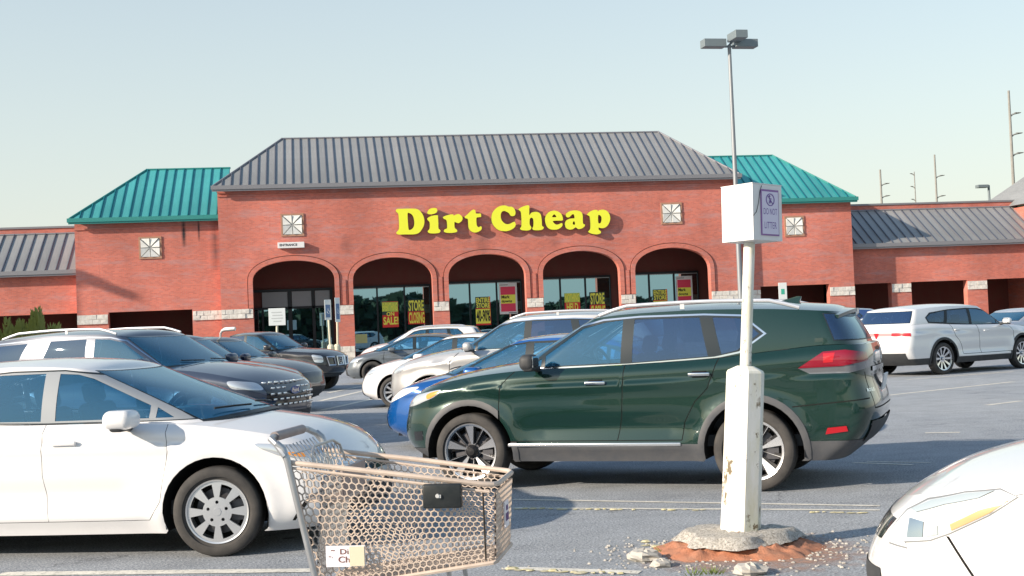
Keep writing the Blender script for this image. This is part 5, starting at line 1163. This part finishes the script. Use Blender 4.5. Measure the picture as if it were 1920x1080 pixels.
# ================================================================== SHOPPING TROLLEY
TAN = weathered('tan_plastic', (.60, .50, .42), .55, 0, .35, 14, (.16, .12, .10)); STEEL = weathered('dull_steel', (.46, .48, .50), .35, .7, .3, 10, (.2, .17, .15))
HANDLE = weathered('handle_grip', (.30, .26, .26), .5, 0, .4, 20, (.12, .1, .1))
def hexpanel(P, ncell, name, parent, m=TAN, th=.006, rin=.84, skip=None):
    "honeycomb plastic wall over the quad P00,P10,P11,P01 (corners in metres)"
    P = [Vector(p) for p in P]; W_ = ((P[1]-P[0]).length+(P[2]-P[3]).length)/2; H_ = ((P[3]-P[0]).length+(P[2]-P[1]).length)/2
    n = (P[1]-P[0]).cross(P[3]-P[0]).normalized(); pitch = ncell; R_ = pitch/math.sqrt(3)
    def mp(a, b): u, v_ = a/W_, b/H_; return (P[0]*(1-u)+P[1]*u)*(1-v_)+(P[3]*(1-u)+P[2]*u)*v_
    V = []; F = []; rows = int(H_/(R_*1.5))+1; cols = int(W_/pitch)+1
    for r in range(rows):
        for c in range(cols):
            cx = c*pitch+(pitch/2 if r % 2 else 0)+pitch*.3; cz = r*R_*1.5+R_*.6
            if cx < R_*.5 or cx > W_-R_*.5 or cz < R_*.45 or cz > H_-R_*.45: continue
            if skip and skip(cx, cz): continue
            b = len(V)
            for k in range(6):
                a = math.pi/6+k*math.pi/3
                for rr_, dd in ((R_, th/2), (R_*rin, th/2), (R_, -th/2), (R_*rin, -th/2)):
                    x_ = min(max(cx+rr_*math.cos(a), 0), W_); z_ = min(max(cz+rr_*math.sin(a), 0), H_); V.append(mp(x_, z_)+n*dd)
            for k in range(6):
                i, j = b+4*k, b+4*((k+1) % 6)
                F += [(i, j, j+1, i+1), (i+2, i+3, j+3, j+2), (i+1, j+1, j+3, i+3)]
    return mobj(name, V, F, [m], parent)
CT = rad(8); cf_ = c2w(-.071, 4.95); hd = c2w(math.cos(CT), -math.sin(CT)); crz = math.atan2(hd.y, hd.x)
cr_ = cf_-hd*.83-c2w(.008, 0)
K = empty('shopping_trolley', (cr_.x, cr_.y, 0), crz); tag(K, 'tan honeycomb plastic shopping trolley with metal handle in the foreground', 'shopping trolley')
# local: x forward, y 0 (near) .. .5 (far), z up
TR, TF = 1.046, .938; BR, BF = .55, .645
A0, A1, A2, A3 = (.02, 0, TR-.01), (.80, .02, TF-.005), (.79, .05, BF), (.10, .05, BR)
FW = .50
hexpanel([(.10, .05, BR), (.79, .05, BF), (.805, .02, TF-.01), (.015, 0, TR-.015)], .027, 'side_panel', K)
hexpanel([(.10, FW-.05, BR), (.79, FW-.05, BF), (.805, FW-.02, TF-.01), (.015, FW, TR-.015)], .027, 'side_panel', K)
hexpanel([(.795, .055, BF), (.795, FW-.055, BF), (.81, FW-.02, TF-.012), (.81, .02, TF-.012)], .026, 'front_panel', K, rin=.62)
hexpanel([(.10, .05, BR), (.79, .05, BF), (.79, FW-.05, BF), (.10, FW-.05, BR)], .027, 'bottom_panel', K)
hexpanel([(.09, .05, BR+.02), (.09, FW-.05, BR+.02), (.13, FW-.03, .98), (.13, .03, .98)], .030, 'rear_gate', K, STEEL)
mb = MB(); mb.tube([(.0, 0, TR), (.40, .0, (TR+TF)/2+.002), (.76, .012, TF+.004), (.80, .03, TF), (.815, .07, TF-.002), (.815, FW-.07, TF-.002), (.80, FW-.03, TF), (.76, FW-.012, TF+.004), (.40, FW, (TR+TF)/2+.002), (0, FW, TR)], .0105, 8); mb.build('rim', [TAN], K, True)
mb = MB(); mb.tube([(.02, -.004, TR-.022), (.79, .01, TF-.026)], .006, 6); mb.tube([(.02, FW+.004, TR-.022), (.79, FW-.01, TF-.026)], .006, 6); mb.build('top_rail', [TAN], K)
mb = MB(); mb.tube([(.10, .045, BR-.005), (.79, .045, BF-.005), (.80, .06, BF-.002), (.80, FW-.06, BF-.002), (.79, FW-.045, BF-.005), (.10, FW-.045, BR-.005)], .009, 6, closed=True); mb.build('bottom_rim', [TAN], K, True)
for yy in (.035, FW-.035): mb = MB(); mb.tube([(.765, yy-.025*(1 if yy < .2 else -1), TF-.02), (.76, yy+.012*(1 if yy < .2 else -1), BF+.005)], .0035, 5); mb.build('slot_rib', [mat('slot_dark', (.03, .025, .02), .8)], K)
for x, z in ((.785, TF-.03), (.805, TF-.03)): pass
for sy, yy in ((1, -.014), (-1, FW+.014)):
    mb = MB(); mb.tube([(-.03, yy, 1.12), (-.005, yy, 1.10), (.012, yy, 1.05), (.10, yy+.02*sy, .60), (.145, yy+.03*sy, .36), (.20, yy+.03*sy, .27), (.62, yy+.07*sy, .20)], .0135, 10); mb.build('frame_tube', [STEEL if True else TAN], K, True)
mb = MB(); mb.tube([(.005, -.02, 1.07), (-.03, -.012, 1.115), (-.06, .01, 1.135), (-.065, .05, 1.14), (-.065, FW-.05, 1.14), (-.06, FW-.01, 1.135), (-.03, FW+.012, 1.115), (.005, FW+.02, 1.07)], .013, 8); mb.build('handle_tube', [STEEL], K, True)
mb = MB(); mb.tube([(-.065, .07, 1.14), (-.065, FW-.07, 1.14)], .0195, 12); mb.build('handle_grip', [HANDLE], K, True)
# child seat of bent wire
mb = MB()
for i in range(9):
    y = .07+(FW-.14)*i/8; mb.tube([(-.02, y, 1.105), (.04, y, 1.02), (.055, y, .90), (.20, y, .875)], .0028, 5)
for z, x in ((1.07, .005), (1.02, .04), (.96, .048), (.90, .055)): mb.tube([(x, .06, z), (x, FW-.06, z)], .0032, 5)
for i in range(7):
    y = .09+(FW-.18)*i/6; c = (.075+.0*i, y); mb.tube([(.10, y-.02, 1.0), (.085, y-.024, 1.06), (.08, y, 1.085), (.085, y+.024, 1.06), (.10, y+.02, 1.0)], .003, 5)
mb.tube([(.11, .04, 1.0), (.09, .05, 1.07), (.08, .12, 1.095), (.08, FW-.12, 1.095), (.09, FW-.05, 1.07), (.11, FW-.04, 1.0)], .006, 6)
mb.build('child_seat_wires', [STEEL], K)
mb = MB(); mb.rbox((.13, FW/2, .885), (.16, FW-.13, .012), .005, 1); mb.build('child_seat_base', [TAN], K)
mb = MB(); mb.rbox((.20, FW/2, .955), (.012, FW-.16, .11), .005, 1); mb.build('seat_flap', [HANDLE], K)
# coin lock box, plates
mb = MB(); mb.rbox((.615, -.018, .905), (.150, .034, .092), .008, 2); mb.build('black_box', [weathered('black_box_plastic', (.012, .016, .018), .35, 0, .3, 30, (.06, .06, .06))], K, True)
mb = MB(); mb.cyl((.600, -.034, .908), (.600, -.046, .908), .0085, .0075, 12); mb.box(.600, .613, -.043, -.036, .900, .912)
mb.build('lock_knob', [mat('zinc', (.75, .75, .74), .3, .5)], K)
PLT = mat('sign_plate', (.72, .71, .76), .5); TAPE = mat('tan_tape', (.62, .56, .42), .8)
mb = MB(); mb.box(.145, .300, .004, .010, .640, .720); mb.build('name_plate', [PLT], K)
mb = MB(); mb.box(.240, .298, -.002, .0035, .643, .717); mb.build('tape', [TAPE], K)
text_mesh('Di', .202, .235, .688, .708, .0025, mat('print_brown', (.16, .06, .05), .7), 'lettering', K, bold=.01)
text_mesh('Ch', .194, .239, .656, .680, .0025, MATS['print_brown'], 'lettering', K, bold=.01)
text_mesh('~', .166, .180, .700, .706, .0025, MATS['print_brown'], 'lettering', K, bold=.04); text_mesh('~ .', .156, .172, .674, .682, .0025, MATS['print_brown'], 'lettering', K, bold=.04)
mb = MB(); mb.box(.812, .818, .20, .30, .745, .845); mb.build('front_label', [PLT], K); mb = MB(); mb.box(.8185, .8195, .215, .285, .77, .80); mb.box(.8185, .8195, .23, .27, .81, .83); mb.build('label_print', [mat('print_violet', (.10, .04, .16), .7)], K)
mb = MB(); mb.tube([(.62, .055, .20), (.70, .10, .19), (.70, FW-.10, .19), (.62, FW-.055, .20), (.10, FW-.02, .25), (.10, .02, .25)], .012, 8, closed=True)
for x in (.25, .4, .55): mb.tube([(x, .04, .235-.06*x), (x, FW-.04, .235-.06*x)], .005, 6)
mb.build('lower_tray', [STEEL], K, True)
for yy in (.10, FW-.10):
    mb = MB(); mb.tube([(.30, yy, .22), (.36, yy, BR+.02)], .012, 8); mb.tube([(.66, yy, .195), (.60, yy, BF-.02)], .010, 8); mb.build('basket_strut', [STEEL], K)
for x in (.10, .66):
    for yy in (.06, FW-.06):
        mb = MB(); mb.box(x-.02, x+.02, yy-.022, yy+.022, .12, .20); mb.cur = 1; mb.lathe([(.001, -.014), (.058, -.014), (.0625, -.008), (.0625, .008), (.058, .014), (.001, .014)], 20, c=(x+.025, yy, .0625)); mb.build('caster', [STEEL, RUBBER], K)
# ================================================================== WHITE SIGN POST
POSTW = weathered('chipped_white_paint', (.76, .75, .70), .6, 0, .0, 4); pm_ = POSTW
n1 = noise(pm_, 7, 8, .75, stretch=(1, 1, .5)); r1 = ramp(pm_, n1.outputs[0], [(.56, (0, 0, 0)), (.58, (1, 1, 1))]); n2 = noise(pm_, 1.5, 5, .7); r2 = ramp(pm_, n2.outputs[0], [(.42, (0, 0, 0)), (.48, (1, 1, 1))])
n3 = noise(pm_, 3.0, 6, .7, stretch=(2, 2, .5)); r3 = ramp(pm_, n3.outputs[0], [(.45, (.78, .77, .72)), (.7, (.62, .60, .42))])
mm = N(pm_, 'ShaderNodeMath', operation='MULTIPLY'); L(pm_, r1.outputs[0], mm.inputs[0]); L(pm_, r2.outputs[0], mm.inputs[1]); setcol(pm_, mix(pm_, mm.outputs[0], r3.outputs[0], (.18, .14, .08))); bump(pm_, n1.outputs[0], .3, .01)
pb = on_g(1386, 996, .12)
lean = 4.4
PO = empty('sign_post', (pb.x, pb.y, 0)); tag(PO, 'leaning white post in a thick octagonal sleeve on a crumbling concrete foot', 'post')
PO.rotation_euler = (0, rad(lean), 0)
PO.rotation_euler = (Matrix.Rotation(-PSI, 3, 'Z')@Matrix.Rotation(rad(lean), 3, 'Y')).to_euler()
mb = MB(); mb.lathe([(.134, .10), (.130, .45), (.126, 1.17), (.118, 1.185), (.055, 1.215)], 8, 'Z'); mb.build('sleeve', [POSTW], PO)
mb = MB(); mb.lathe([(.038, 1.16), (.038, 2.35)], 16, 'Z'); mb.build('pole', [POSTW], PO, True)
mb = MB(); mb.tube([(.17*math.cos(a), .17*math.sin(a), .115) for a in [2*math.pi*i/8 for i in range(8)]], .004, 4, closed=True)
FT = MB(); nr, na = 9, 48
for i in range(nr+1):
    t = i/nr
    for k in range(na):
        a = 2*math.pi*k/na; wob = 1+.10*math.sin(3*a+1)+.06*math.sin(7*a)+random.uniform(-.03, .03)
        rr_ = (.08+.29*t)*wob; z = .140-.015*t-(.060 if t > .98 else (.03 if t > .88 else .0))+random.uniform(-.007, .007)
        FT.v.append((rr_*math.cos(a)*1.12-.02, rr_*math.sin(a)*.95, z))
for k in range(na): q_ = FT.v[nr*na+k]; FT.v.append((q_[0]*.6, q_[1]*.6, .05))
nr += 1
FT.f = [(i*na+k, (i+1)*na+k, (i+1)*na+(k+1) % na, i*na+(k+1) % na) for i in range(nr) for k in range(na)]; FT.m = [0]*len(FT.f)
CONC2 = weathered('pebbly_concrete', (.52, .49, .44), .95, 0, .0, 5); n_ = noise(CONC2, 60, 4, .8); rr2 = ramp(CONC2, n_.outputs[0], [(.35, (.22, .20, .17)), (.5, (.50, .47, .42)), (.68, (.72, .70, .66))]); setcol(CONC2, rr2.outputs[0]); bump(CONC2, n_.outputs[0], .9, .02)
foot = FT.build('concrete_pad', [CONC2], None, True); foot.location = (pb.x, pb.y, 0); tag(foot, 'crumbling round concrete foot with exposed orange clay under the white post', 'concrete base'); foot.rotation_euler = (0, 0, -PSI)
CLAY = weathered('orange_clay', (.50, .20, .11), .95, 0, .75, 7, (.34, .20, .14), bmp=.9)
from mathutils import noise as mn
m = MB(); na = 150; nr = 30
for i in range(nr+1):
    t = i/nr
    for k in range(na):
        a = 2*math.pi*k/na; wob = 1.
        rr_ = (.12+.34*t)*(1+.10*math.sin(2*a+2)+.07*math.sin(5*a+1)+.10*mn.noise(Vector((math.cos(a)*5, math.sin(a)*5, 3)))); X_, Y_ = rr_*math.cos(a)*1.12-.02, rr_*math.sin(a)*1.0-.03; nz_ = mn.fractal(Vector((X_*14, Y_*14, 0)), 1., 2., 5); m.v.append((X_, Y_, max(.003, .10*max(0, 1-t*1.02)**.8*(1+.55*nz_))+(.002 if t < 1 else -.004)))
m.f = [(i*na+k, (i+1)*na+k, (i+1)*na+(k+1) % na, i*na+(k+1) % na) for i in range(nr) for k in range(na)]; m.m = [0]*len(m.f)
o = m.build('clay_soil', [CLAY], None, True); o.location = (pb.x, pb.y, 0); o.rotation_euler = (0, 0, -PSI); tag(o, 'washed-out orange clay around the post foot', None, kind='stuff')
def rock(m, c, r, sq=.6, n=7, rows=5):
    V = []; F = []
    for i in range(rows+1):
        th = math.pi*i/rows
        for k in range(n):
            a = 2*math.pi*k/n; q = r*(1+random.uniform(-.2, .2)); V.append((c[0]+q*math.sin(th)*math.cos(a), c[1]+q*math.sin(th)*math.sin(a), c[2]+q*math.cos(th)*sq))
    F = [(i*n+k, (i+1)*n+k, (i+1)*n+(k+1) % n, i*n+(k+1) % n) for i in range(rows) for k in range(n)]; m.add(V, F)
DUST = bpy.data.materials.new('clay_dust'); DUST.use_nodes = True; _b = DUST.node_tree.nodes['Principled BSDF']; _b.inputs['Base Color'].default_value = (.46, .27, .19, 1); _b.inputs['Roughness'].default_value = .95
_t = N(DUST, 'ShaderNodeTexCoord'); _l = N(DUST, 'ShaderNodeVectorMath', operation='LENGTH'); L(DUST, _t.outputs['Object'], _l.inputs[0]); _n = noise(DUST, 6, 8, .75); _m = N(DUST, 'ShaderNodeMath', operation='SUBTRACT'); L(DUST, _n.outputs[0], _m.inputs[0]); L(DUST, _l.outputs['Value'], _m.inputs[1])
_r = ramp(DUST, _m.outputs[0], [(-.0, (0, 0, 0)), (.02, (.7, .7, .7))]); _m.inputs[1].default_value = 0
_s = N(DUST, 'ShaderNodeMath', operation='MULTIPLY_ADD'); L(DUST, _l.outputs['Value'], _s.inputs[0]); _s.inputs[1].default_value = -.62; _s.inputs[2].default_value = .28; _a = N(DUST, 'ShaderNodeMath', operation='ADD'); L(DUST, _s.outputs[0], _a.inputs[0]); L(DUST, _n.outputs[0], _a.inputs[1])
_q = ramp(DUST, _a.outputs[0], [(.30, (0, 0, 0)), (.62, (.75, .75, .75))]); L(DUST, _q.outputs[0], _b.inputs['Alpha'])
o = mobj('clay_dust', [(-1.3, -1.1, 0), (1.3, -1.1, 0), (1.3, 1.1, 0), (-1.3, 1.1, 0)], [(0, 1, 2, 3)], [DUST]); o.location = (pb.x+.05, pb.y-.15, .0035); tag(o, 'thin reddish dust washed over the asphalt round the post foot', None, kind='stuff')
rk = [(1208, 1050, .11, 'broad pale concrete chunk left of the post foot'), (1240, 1062, .07, 'pale chunk just right of the broad chunk'), (1300, 1032, .05, 'flat grey chip in front of the foot, nearest the clay'), (1501, 1008, .045, 'small bright chip right of the post foot'), (1408, 1076, .10, 'white flat chunk at the bottom edge below the post'), (1330, 1046, .035, 'tiny grey chip on the clay in front of the post')]
for i, (x, y, r_, lb) in enumerate(rk):
    m = MB(); rock(m, (0, 0, 0), r_, .42, 13, 8); p = on_g(x, y); o = m.build('concrete_chunk', [CONC], None); o.location = (p.x, p.y, r_*.25); tag(o, lb, 'rubble', 'chunks of broken concrete')
m = MB()
for i in range(420):
    a = random.uniform(0, 2*math.pi); rr_ = .35+abs(random.gauss(0, .28)); c = (pb.x+rr_*math.cos(a)*1.4, pb.y+rr_*math.sin(a)-.05, .004); rock(m, c, random.uniform(.004, .014), .6, 5)
tag(m.build('loose_gravel', [CONC], None), 'loose gravel crumbs scattered around the post foot', None, kind='stuff')
# yellow crumbs of old kerb paint along the lines
m = MB()
def flakes(p0, p1, n, r_=.035, jit=.02):
    a = on_g(*p0); b = on_g(*p1)
    for i in range(n):
        c = a+(b-a)*((i+random.uniform(-.25, .25))/n); k = random.randint(5, 7); q = r_*random.uniform(.6, 1.4)
        cx_, cy_ = c.x+random.uniform(-jit, jit), c.y+random.uniform(-jit, jit); h = random.uniform(.006, .016)
        V = [(cx_+q*1.5*math.cos(2*math.pi*j/k)*random.uniform(.7, 1.2), cy_+q*math.sin(2*math.pi*j/k)*random.uniform(.7, 1.2), .005) for j in range(k)]; V2 = [(cx_+(x-cx_)*.6, cy_+(y-cy_)*.6, h) for x, y, z in V]
        m.add(V+V2, [tuple(range(k, 2*k))]+[(j, (j+1) % k, k+(j+1) % k, k+j) for j in range(k)])
flakes((968, 955), (1200, 957), 15, .022); flakes((1240, 957), (1345, 957), 5, .022); flakes((1520, 961), (1640, 963), 8, .022); flakes((950, 1069), (1180, 1078), 13, .026); flakes((1205, 1018), (1240, 1030), 3, .035, .04); flakes((1270, 1045), (1290, 1052), 2, .04); flakes((1470, 1045), (1480, 1046), 1, .035)
tag(m.build('yellow_paint_crumbs', [YCHIP], None), 'broken yellow crumbs of old paint along the parking lines', None, kind='stuff')
# box sign
BXM = weathered('box_white', (.78, .77, .76), .5, 0, .2, 9, (.6, .6, .6)); 
bq = Matrix.Rotation(-PSI, 3, 'Z')@Matrix.Rotation(rad(lean), 3, 'Y')
bc = Vector((pb.x, pb.y, 0))+bq@Vector((.01, 0, 2.225))
BS = empty('box_sign', bc); tag(BS, 'white square box sign reading DO NOT LITTER on top of the post', 'sign'); BS.rotation_euler = (0, rad(2), -PSI-rad(10)+rad(47)); BS.scale = (.9, .9, .92)
mb = MB(); mb.box(-.155, .155, -.155, .155, -.20, .20); ob = mb.build('box', [BXM], BS)
mb = MB(); mb.box(-.158, .158, -.158, .158, .201, .207); mb.build('lid', [BXM], BS)
SGW = mat('sign_sheet', (.70, .66, .80), .5); PURP = mat('print_purple', (.20, .12, .36), .6); RIM = mat('print_mauve', (.30, .16, .38), .6)
# face towards local -y
mb = MB(); mb.box(-.075, .115, -.162, -.1555, -.165, .165); mb.build('notice', [RIM], BS); mb = MB(); mb.box(-.066, .106, -.165, -.1622, -.155, .150); mb.build('notice_sheet', [SGW], BS)
text_mesh('DO NOT', -.052, .092, -.015, .030, -.1655, PURP, 'lettering', BS); text_mesh('LITTER', -.045, .085, -.115, -.068, -.1655, PURP, 'lettering', BS)
mb = MB(); mb.tube([(.02+.042*math.cos(a), -.166, .092+.042*math.sin(a)) for a in [2*math.pi*i/24 for i in range(24)]], .0035, 5, closed=True); mb.tube([(-.008, -.166, .122), (.048, -.166, .062)], .003, 5); mb.build('prohibition_ring', [PURP], BS)
mb = MB(); mb.tube([(.012, -.1665, .108), (.016, -.1665, .090), (.008, -.1665, .066)], .0035, 5); mb.tube([(.016, -.1665, .09), (.026, -.1665, .068)], .003, 5); mb.tube([(.013, -.1665, .10), (.032, -.1665, .098)], .003, 5); mb.lathe([(.001, 0), (.008, 0)], 10, c=(.014, -.1665, .118)); mb.build('litter_figure', [PURP], BS)
mb = MB(); mb.tube([(-.155, -.158, -.03), (-.12, -.158, .0), (-.095, -.158, .07), (-.08, -.158, .15), (-.06, -.158, .19)], .0022, 5); mb.build('wire', [BLK], BS)
# ================================================================== LAMP POSTS, SIGNS, POLES
LP = mat('lamp_grey', (.20, .24, .26), .5, .3); LENS = mat('lamp_lens', (.55, .55, .62), .3)
q = c2w((1388-960)/FPX*56, 56); LT = empty('lamp_post', q); tag(LT, 'tall grey lamp post with three box heads behind the white post', 'lamp post')
mb = MB(); mb.lathe([(.13, 0), (.12, .6), (.075, 13.3)], 14, 'Z'); mb.build('pole', [mat('pole_grey', (.26, .28, .30), .5, .3)], LT, True)
LT.rotation_euler = (0, 0, -PSI+rad(12))
mb = MB(); mb.cyl((0, 0, 0), (0, 0, .9), .28, .28, 16); mb.build('concrete_base', [CONC], LT)
for a, dx, dy in ((0, .72, 0), (180, -.72, 0), (90, .15, -.60)):
    e = empty('lamp_head', (dx, dy, 13.3+(.0 if a != 90 else .20)), rad(0), LT); e.rotation_euler = (0, 0, rad(a if a == 90 else 0))
    mb = MB(); mb.rbox((0, 0, .06), (1.0, .55, .34), .02, 1); mb.build('housing', [LP], e); mb = MB(); mb.box(-.38, .38, -.22, .22, -.105, -.092); mb.build('lens', [LENS], e)
mb = MB(); mb.tube([(-.7, 0, 13.24), (.7, 0, 13.24)], .05, 6); mb.tube([(0, 0, 13.3), (.1, -.5, 13.5)], .05, 6); mb.build('bracket', [LP], LT)
def copy_tree(o, parent=None):
    c = o.copy(); COL.objects.link(c); c.parent = parent
    for ch in list(o.children): copy_tree(ch, c)
    return c
LT['group'] = 'three-headed lamp posts'
L3 = copy_tree(LT); L3.location = (-32.1, 70.6, 0); L3['label'] = 'grey three-headed lamp post left of the frame, its head shadowing the wing wall'
p = on_y(1855, 375, 104); LT2 = empty('lamp_post', (p.x, p.y, 0)); tag(LT2, 'short-looking single-headed lamp rising behind the far right roof', 'lamp post')
tz = on_y(1853, 347, 104).z; mb = MB(); mb.lathe([(.14, 0), (.10, tz)], 10, 'Z'); mb.build('pole', [LP], LT2); mb = MB(); mb.rbox((-.62, 0, tz-.10), (.95, .55, .26), .03, 1); mb.tube([(-.2, 0, tz-.05), (0, 0, tz)], .06, 6); mb.build('lamp_head', [LP], LT2)
WOODP = weathered('weathered_pole', (.30, .30, .29), .9, 0, .3, 2)
def pylon(xt, yt, xb, Y, arms, label, w_=.28):
    t = on_y(xt, yt, Y); e = empty('power_pole', (t.x, Y, 0)); tag(e, label, 'power pole', 'power poles beyond the roofs')
    mb = MB(); mb.lathe([(w_*1.2, 0), (w_*.6, t.z)], 8, 'Z'); mb.build('pole', [WOODP], e)
    for ya, L_ in arms:
        z = on_y(xt, ya, Y).z; mb = MB(); mb.tube([(0, 0, z-.5), (L_*.3, 0, z-.1), (L_, 0, z+.12)], [.14, .12, .09], 6)
        for k in range(3): mb.lathe([(.001, 0), (.22, .02), (.22, .06), (.001, .10)], 8, 'Z', (L_*(.55+.2*k), 0, z+.10)) 
        mb.build('cross_arm', [WOODP], e)
    return e
pylon(1891, 170, 1901, 190, [(213, 1.8), (251, 1.9), (288, 1.9)], 'tallest power pole near the right edge with three side arms', .30)
pylon(1650, 318, 1654, 260, [(345, 1.9), (368, 1.9)], 'power pole with two right-hand arms beyond the low arcade, leftmost', .34)
pylon(1714, 322, 1718, 330, [(326, -1.2), (350, -1.2), (374, -1.2)], 'thin faint power pole with arms to the left', .22)
pylon(1752, 290, 1757, 260, [(330, 2.0), (368, 2.0)], 'slim power pole with two arms beside the single-headed lamp', .3)
SIGNW = mat('sign_white', (.70, .74, .74), .5); SIGNB = mat('sign_blue', (.12, .20, .36), .5); SIGNG = mat('sign_green', (.05, .40, .28), .5); PYEL = weathered('cream_post', (.66, .62, .48), .7, 0, .3, 3)
def hsign(xt, yt, xb, yb, label, w_=.32, h_=.50, cfill=SIGNB, Y=66, boll=True, rz=0, cat='parking sign', text=None, sq=False):
    t = on_y(xt, yt, Y); b_ = on_y(xb, yb, Y); e = empty('parking_sign', (b_.x, Y, 0)); tag(e, label, cat); dx = t.x-b_.x
    mb = MB(); mb.tube([(0, 0, 0), (dx, 0, t.z-.05)], .05, 8); mb.build('post', [PYEL], e)
    if boll: mb = MB(); mb.lathe([(.16, 0), (.16, 1.0), (.10, 1.08), (.001, 1.1)], 12, 'Z'); mb.build('bollard', [PYEL], e)
    f = empty('sign_face', (dx, -.06, t.z-h_/2), rad(rz), e)
    mb = MB(); mb.rbox((0, 0, 0), (w_, .02, h_), .01, 1); mb.build('plate', [SIGNW], f)
    if cfill: mb = MB(); mb.box(-w_*.34, w_*.34, -.016, -.012, -h_*.38, h_*.25) if not sq else mb.box(-w_*.2, w_*.2, -.016, -.012, -h_*.2, h_*.12); mb.build('symbol_field', [cfill], f)
    if cfill is SIGNB:
        mb = MB(); mb.tube([(.02+.07*math.cos(a), -.018, -.10+.07*math.sin(a)) for a in [rad(-200+260*i/12) for i in range(13)]], .012, 5); mb.tube([(.0, -.018, .06), (.0, -.018, -.04), (.06, -.018, -.05), (.09, -.018, -.13)], .013, 5); mb.build('wheelchair_symbol', [SIGNW], f)
    return e
hsign(614, 562, 621, 668, 'disabled parking sign left of its twin by the entrance pier', .34, .95, SIGNB, 62, True, 25)
hsign(632, 558, 633, 672, 'taller disabled parking sign against the brick pier right of the entrance', .30, 1.15, SIGNB, 62, True, 40)
hsign(519, 578, 519, 668, 'square white notice on a cream post in front of the dark entrance', .72, .75, None, 58, True, 0, 'notice')
e = bpy.data.objects['sign_face.002']; mb = MB()
for k_, (a_, b_) in enumerate(((-.24, .20), (-.20, .24), (-.25, .25), (-.16, .18))): mb.box(a_, b_, -.014, -.0105, .17-.13*k_, .22-.13*k_)
o = mb.build('faded_print', [mat('print_grey', (.50, .53, .53), .7)], e); o['kind'] = 'stuff'
hsign(1466, 530, 1470, 600, 'small white sign with green symbol behind the green crossover', .42, .80, SIGNG, 60, False, 0, 'parking sign', sq=True)
# ================================================================== PLANTS
LEAF = weathered('evergreen_leaf', (.24, .27, .08), .8, 0, .5, 2, (.10, .13, .04))
def shrub(x, y, zt, wd_, label, Y=60, n=1500, seed=1):
    rg = np.random.default_rng(seed); p = on_y(x, y, Y); top_ = on_y(x, zt, Y).z; e = empty('evergreen_shrub', (p.x, Y, 0)); tag(e, label, 'shrub', 'pointed shrubs at the left edge')
    V = []; F = []
    ns = 7
    for k in range(ns):
        ox = rg.uniform(-.5, .5)*wd_; hh = top_*rg.uniform(.72, 1.)*(1-.25*abs(ox)/wd_)
        for i in range(n//ns):
            t = rg.uniform(0, 1); r_ = .26*(1-t)**.6+.04; a = rg.uniform(0, 6.28); z = hh*(.2+.8*t); c = Vector((ox*(.6+.4*t)+r_*math.cos(a), r_*math.sin(a), z)); d = Vector((math.cos(a)*.35, math.sin(a)*.35, 1)).normalized(); s_ = rg.uniform(.09, .20); q = d.orthogonal().normalized()*s_*.35
            b0 = len(V); V += [c-q, c+q, c+d*s_*1.6]; F.append((b0, b0+1, b0+2))
    mobj('foliage', V, F, [LEAF], e); mb = MB()
    for k in range(3): mb.tube([(0, 0, 0), (rg.uniform(-.2, .2), 0, top_*.6)], [.04, .015], 5)
    mb.build('stem', [mat('bark', (.12, .09, .06), .9)], e)
shrub(14, 640, 600, .9, 'low broad evergreen shrub cut by the left edge', seed=1)
shrub(44, 640, 588, .7, 'evergreen shrub between the edge shrub and the tallest spire', seed=2)
shrub(74, 640, 570, .6, 'tallest pointed evergreen shrub behind the dark grey suv', seed=3)
shrub(102, 640, 596, .5, 'small evergreen shrub nearest the first white block band', seed=4, n=500)

# weeds in the broken asphalt
m = MB(); WEED = mat('weed_green', (.20, .26, .07), .8)
for (x, y, n) in ((1335, 1076, 34), (1300, 1078, 16), (1478, 1030, 12), (1250, 1035, 10)):
    p = on_g(x, y)
    for i in range(n):
        a = random.uniform(0, 6.28); l = random.uniform(.025, .07); q = random.uniform(0, .07); bx_, by_ = p.x+q*math.cos(a), p.y+q*math.sin(a); d = Vector((math.cos(a)*.6, math.sin(a)*.6, .8)).normalized()*l
        m.add([(bx_-.004, by_, .003), (bx_+.004, by_, .003), (bx_+d.x, by_+d.y, d.z)], [(0, 1, 2)])
tag(m.build('weeds', [WEED], None), 'small weeds growing in cracked asphalt by the post foot', None, kind='stuff')
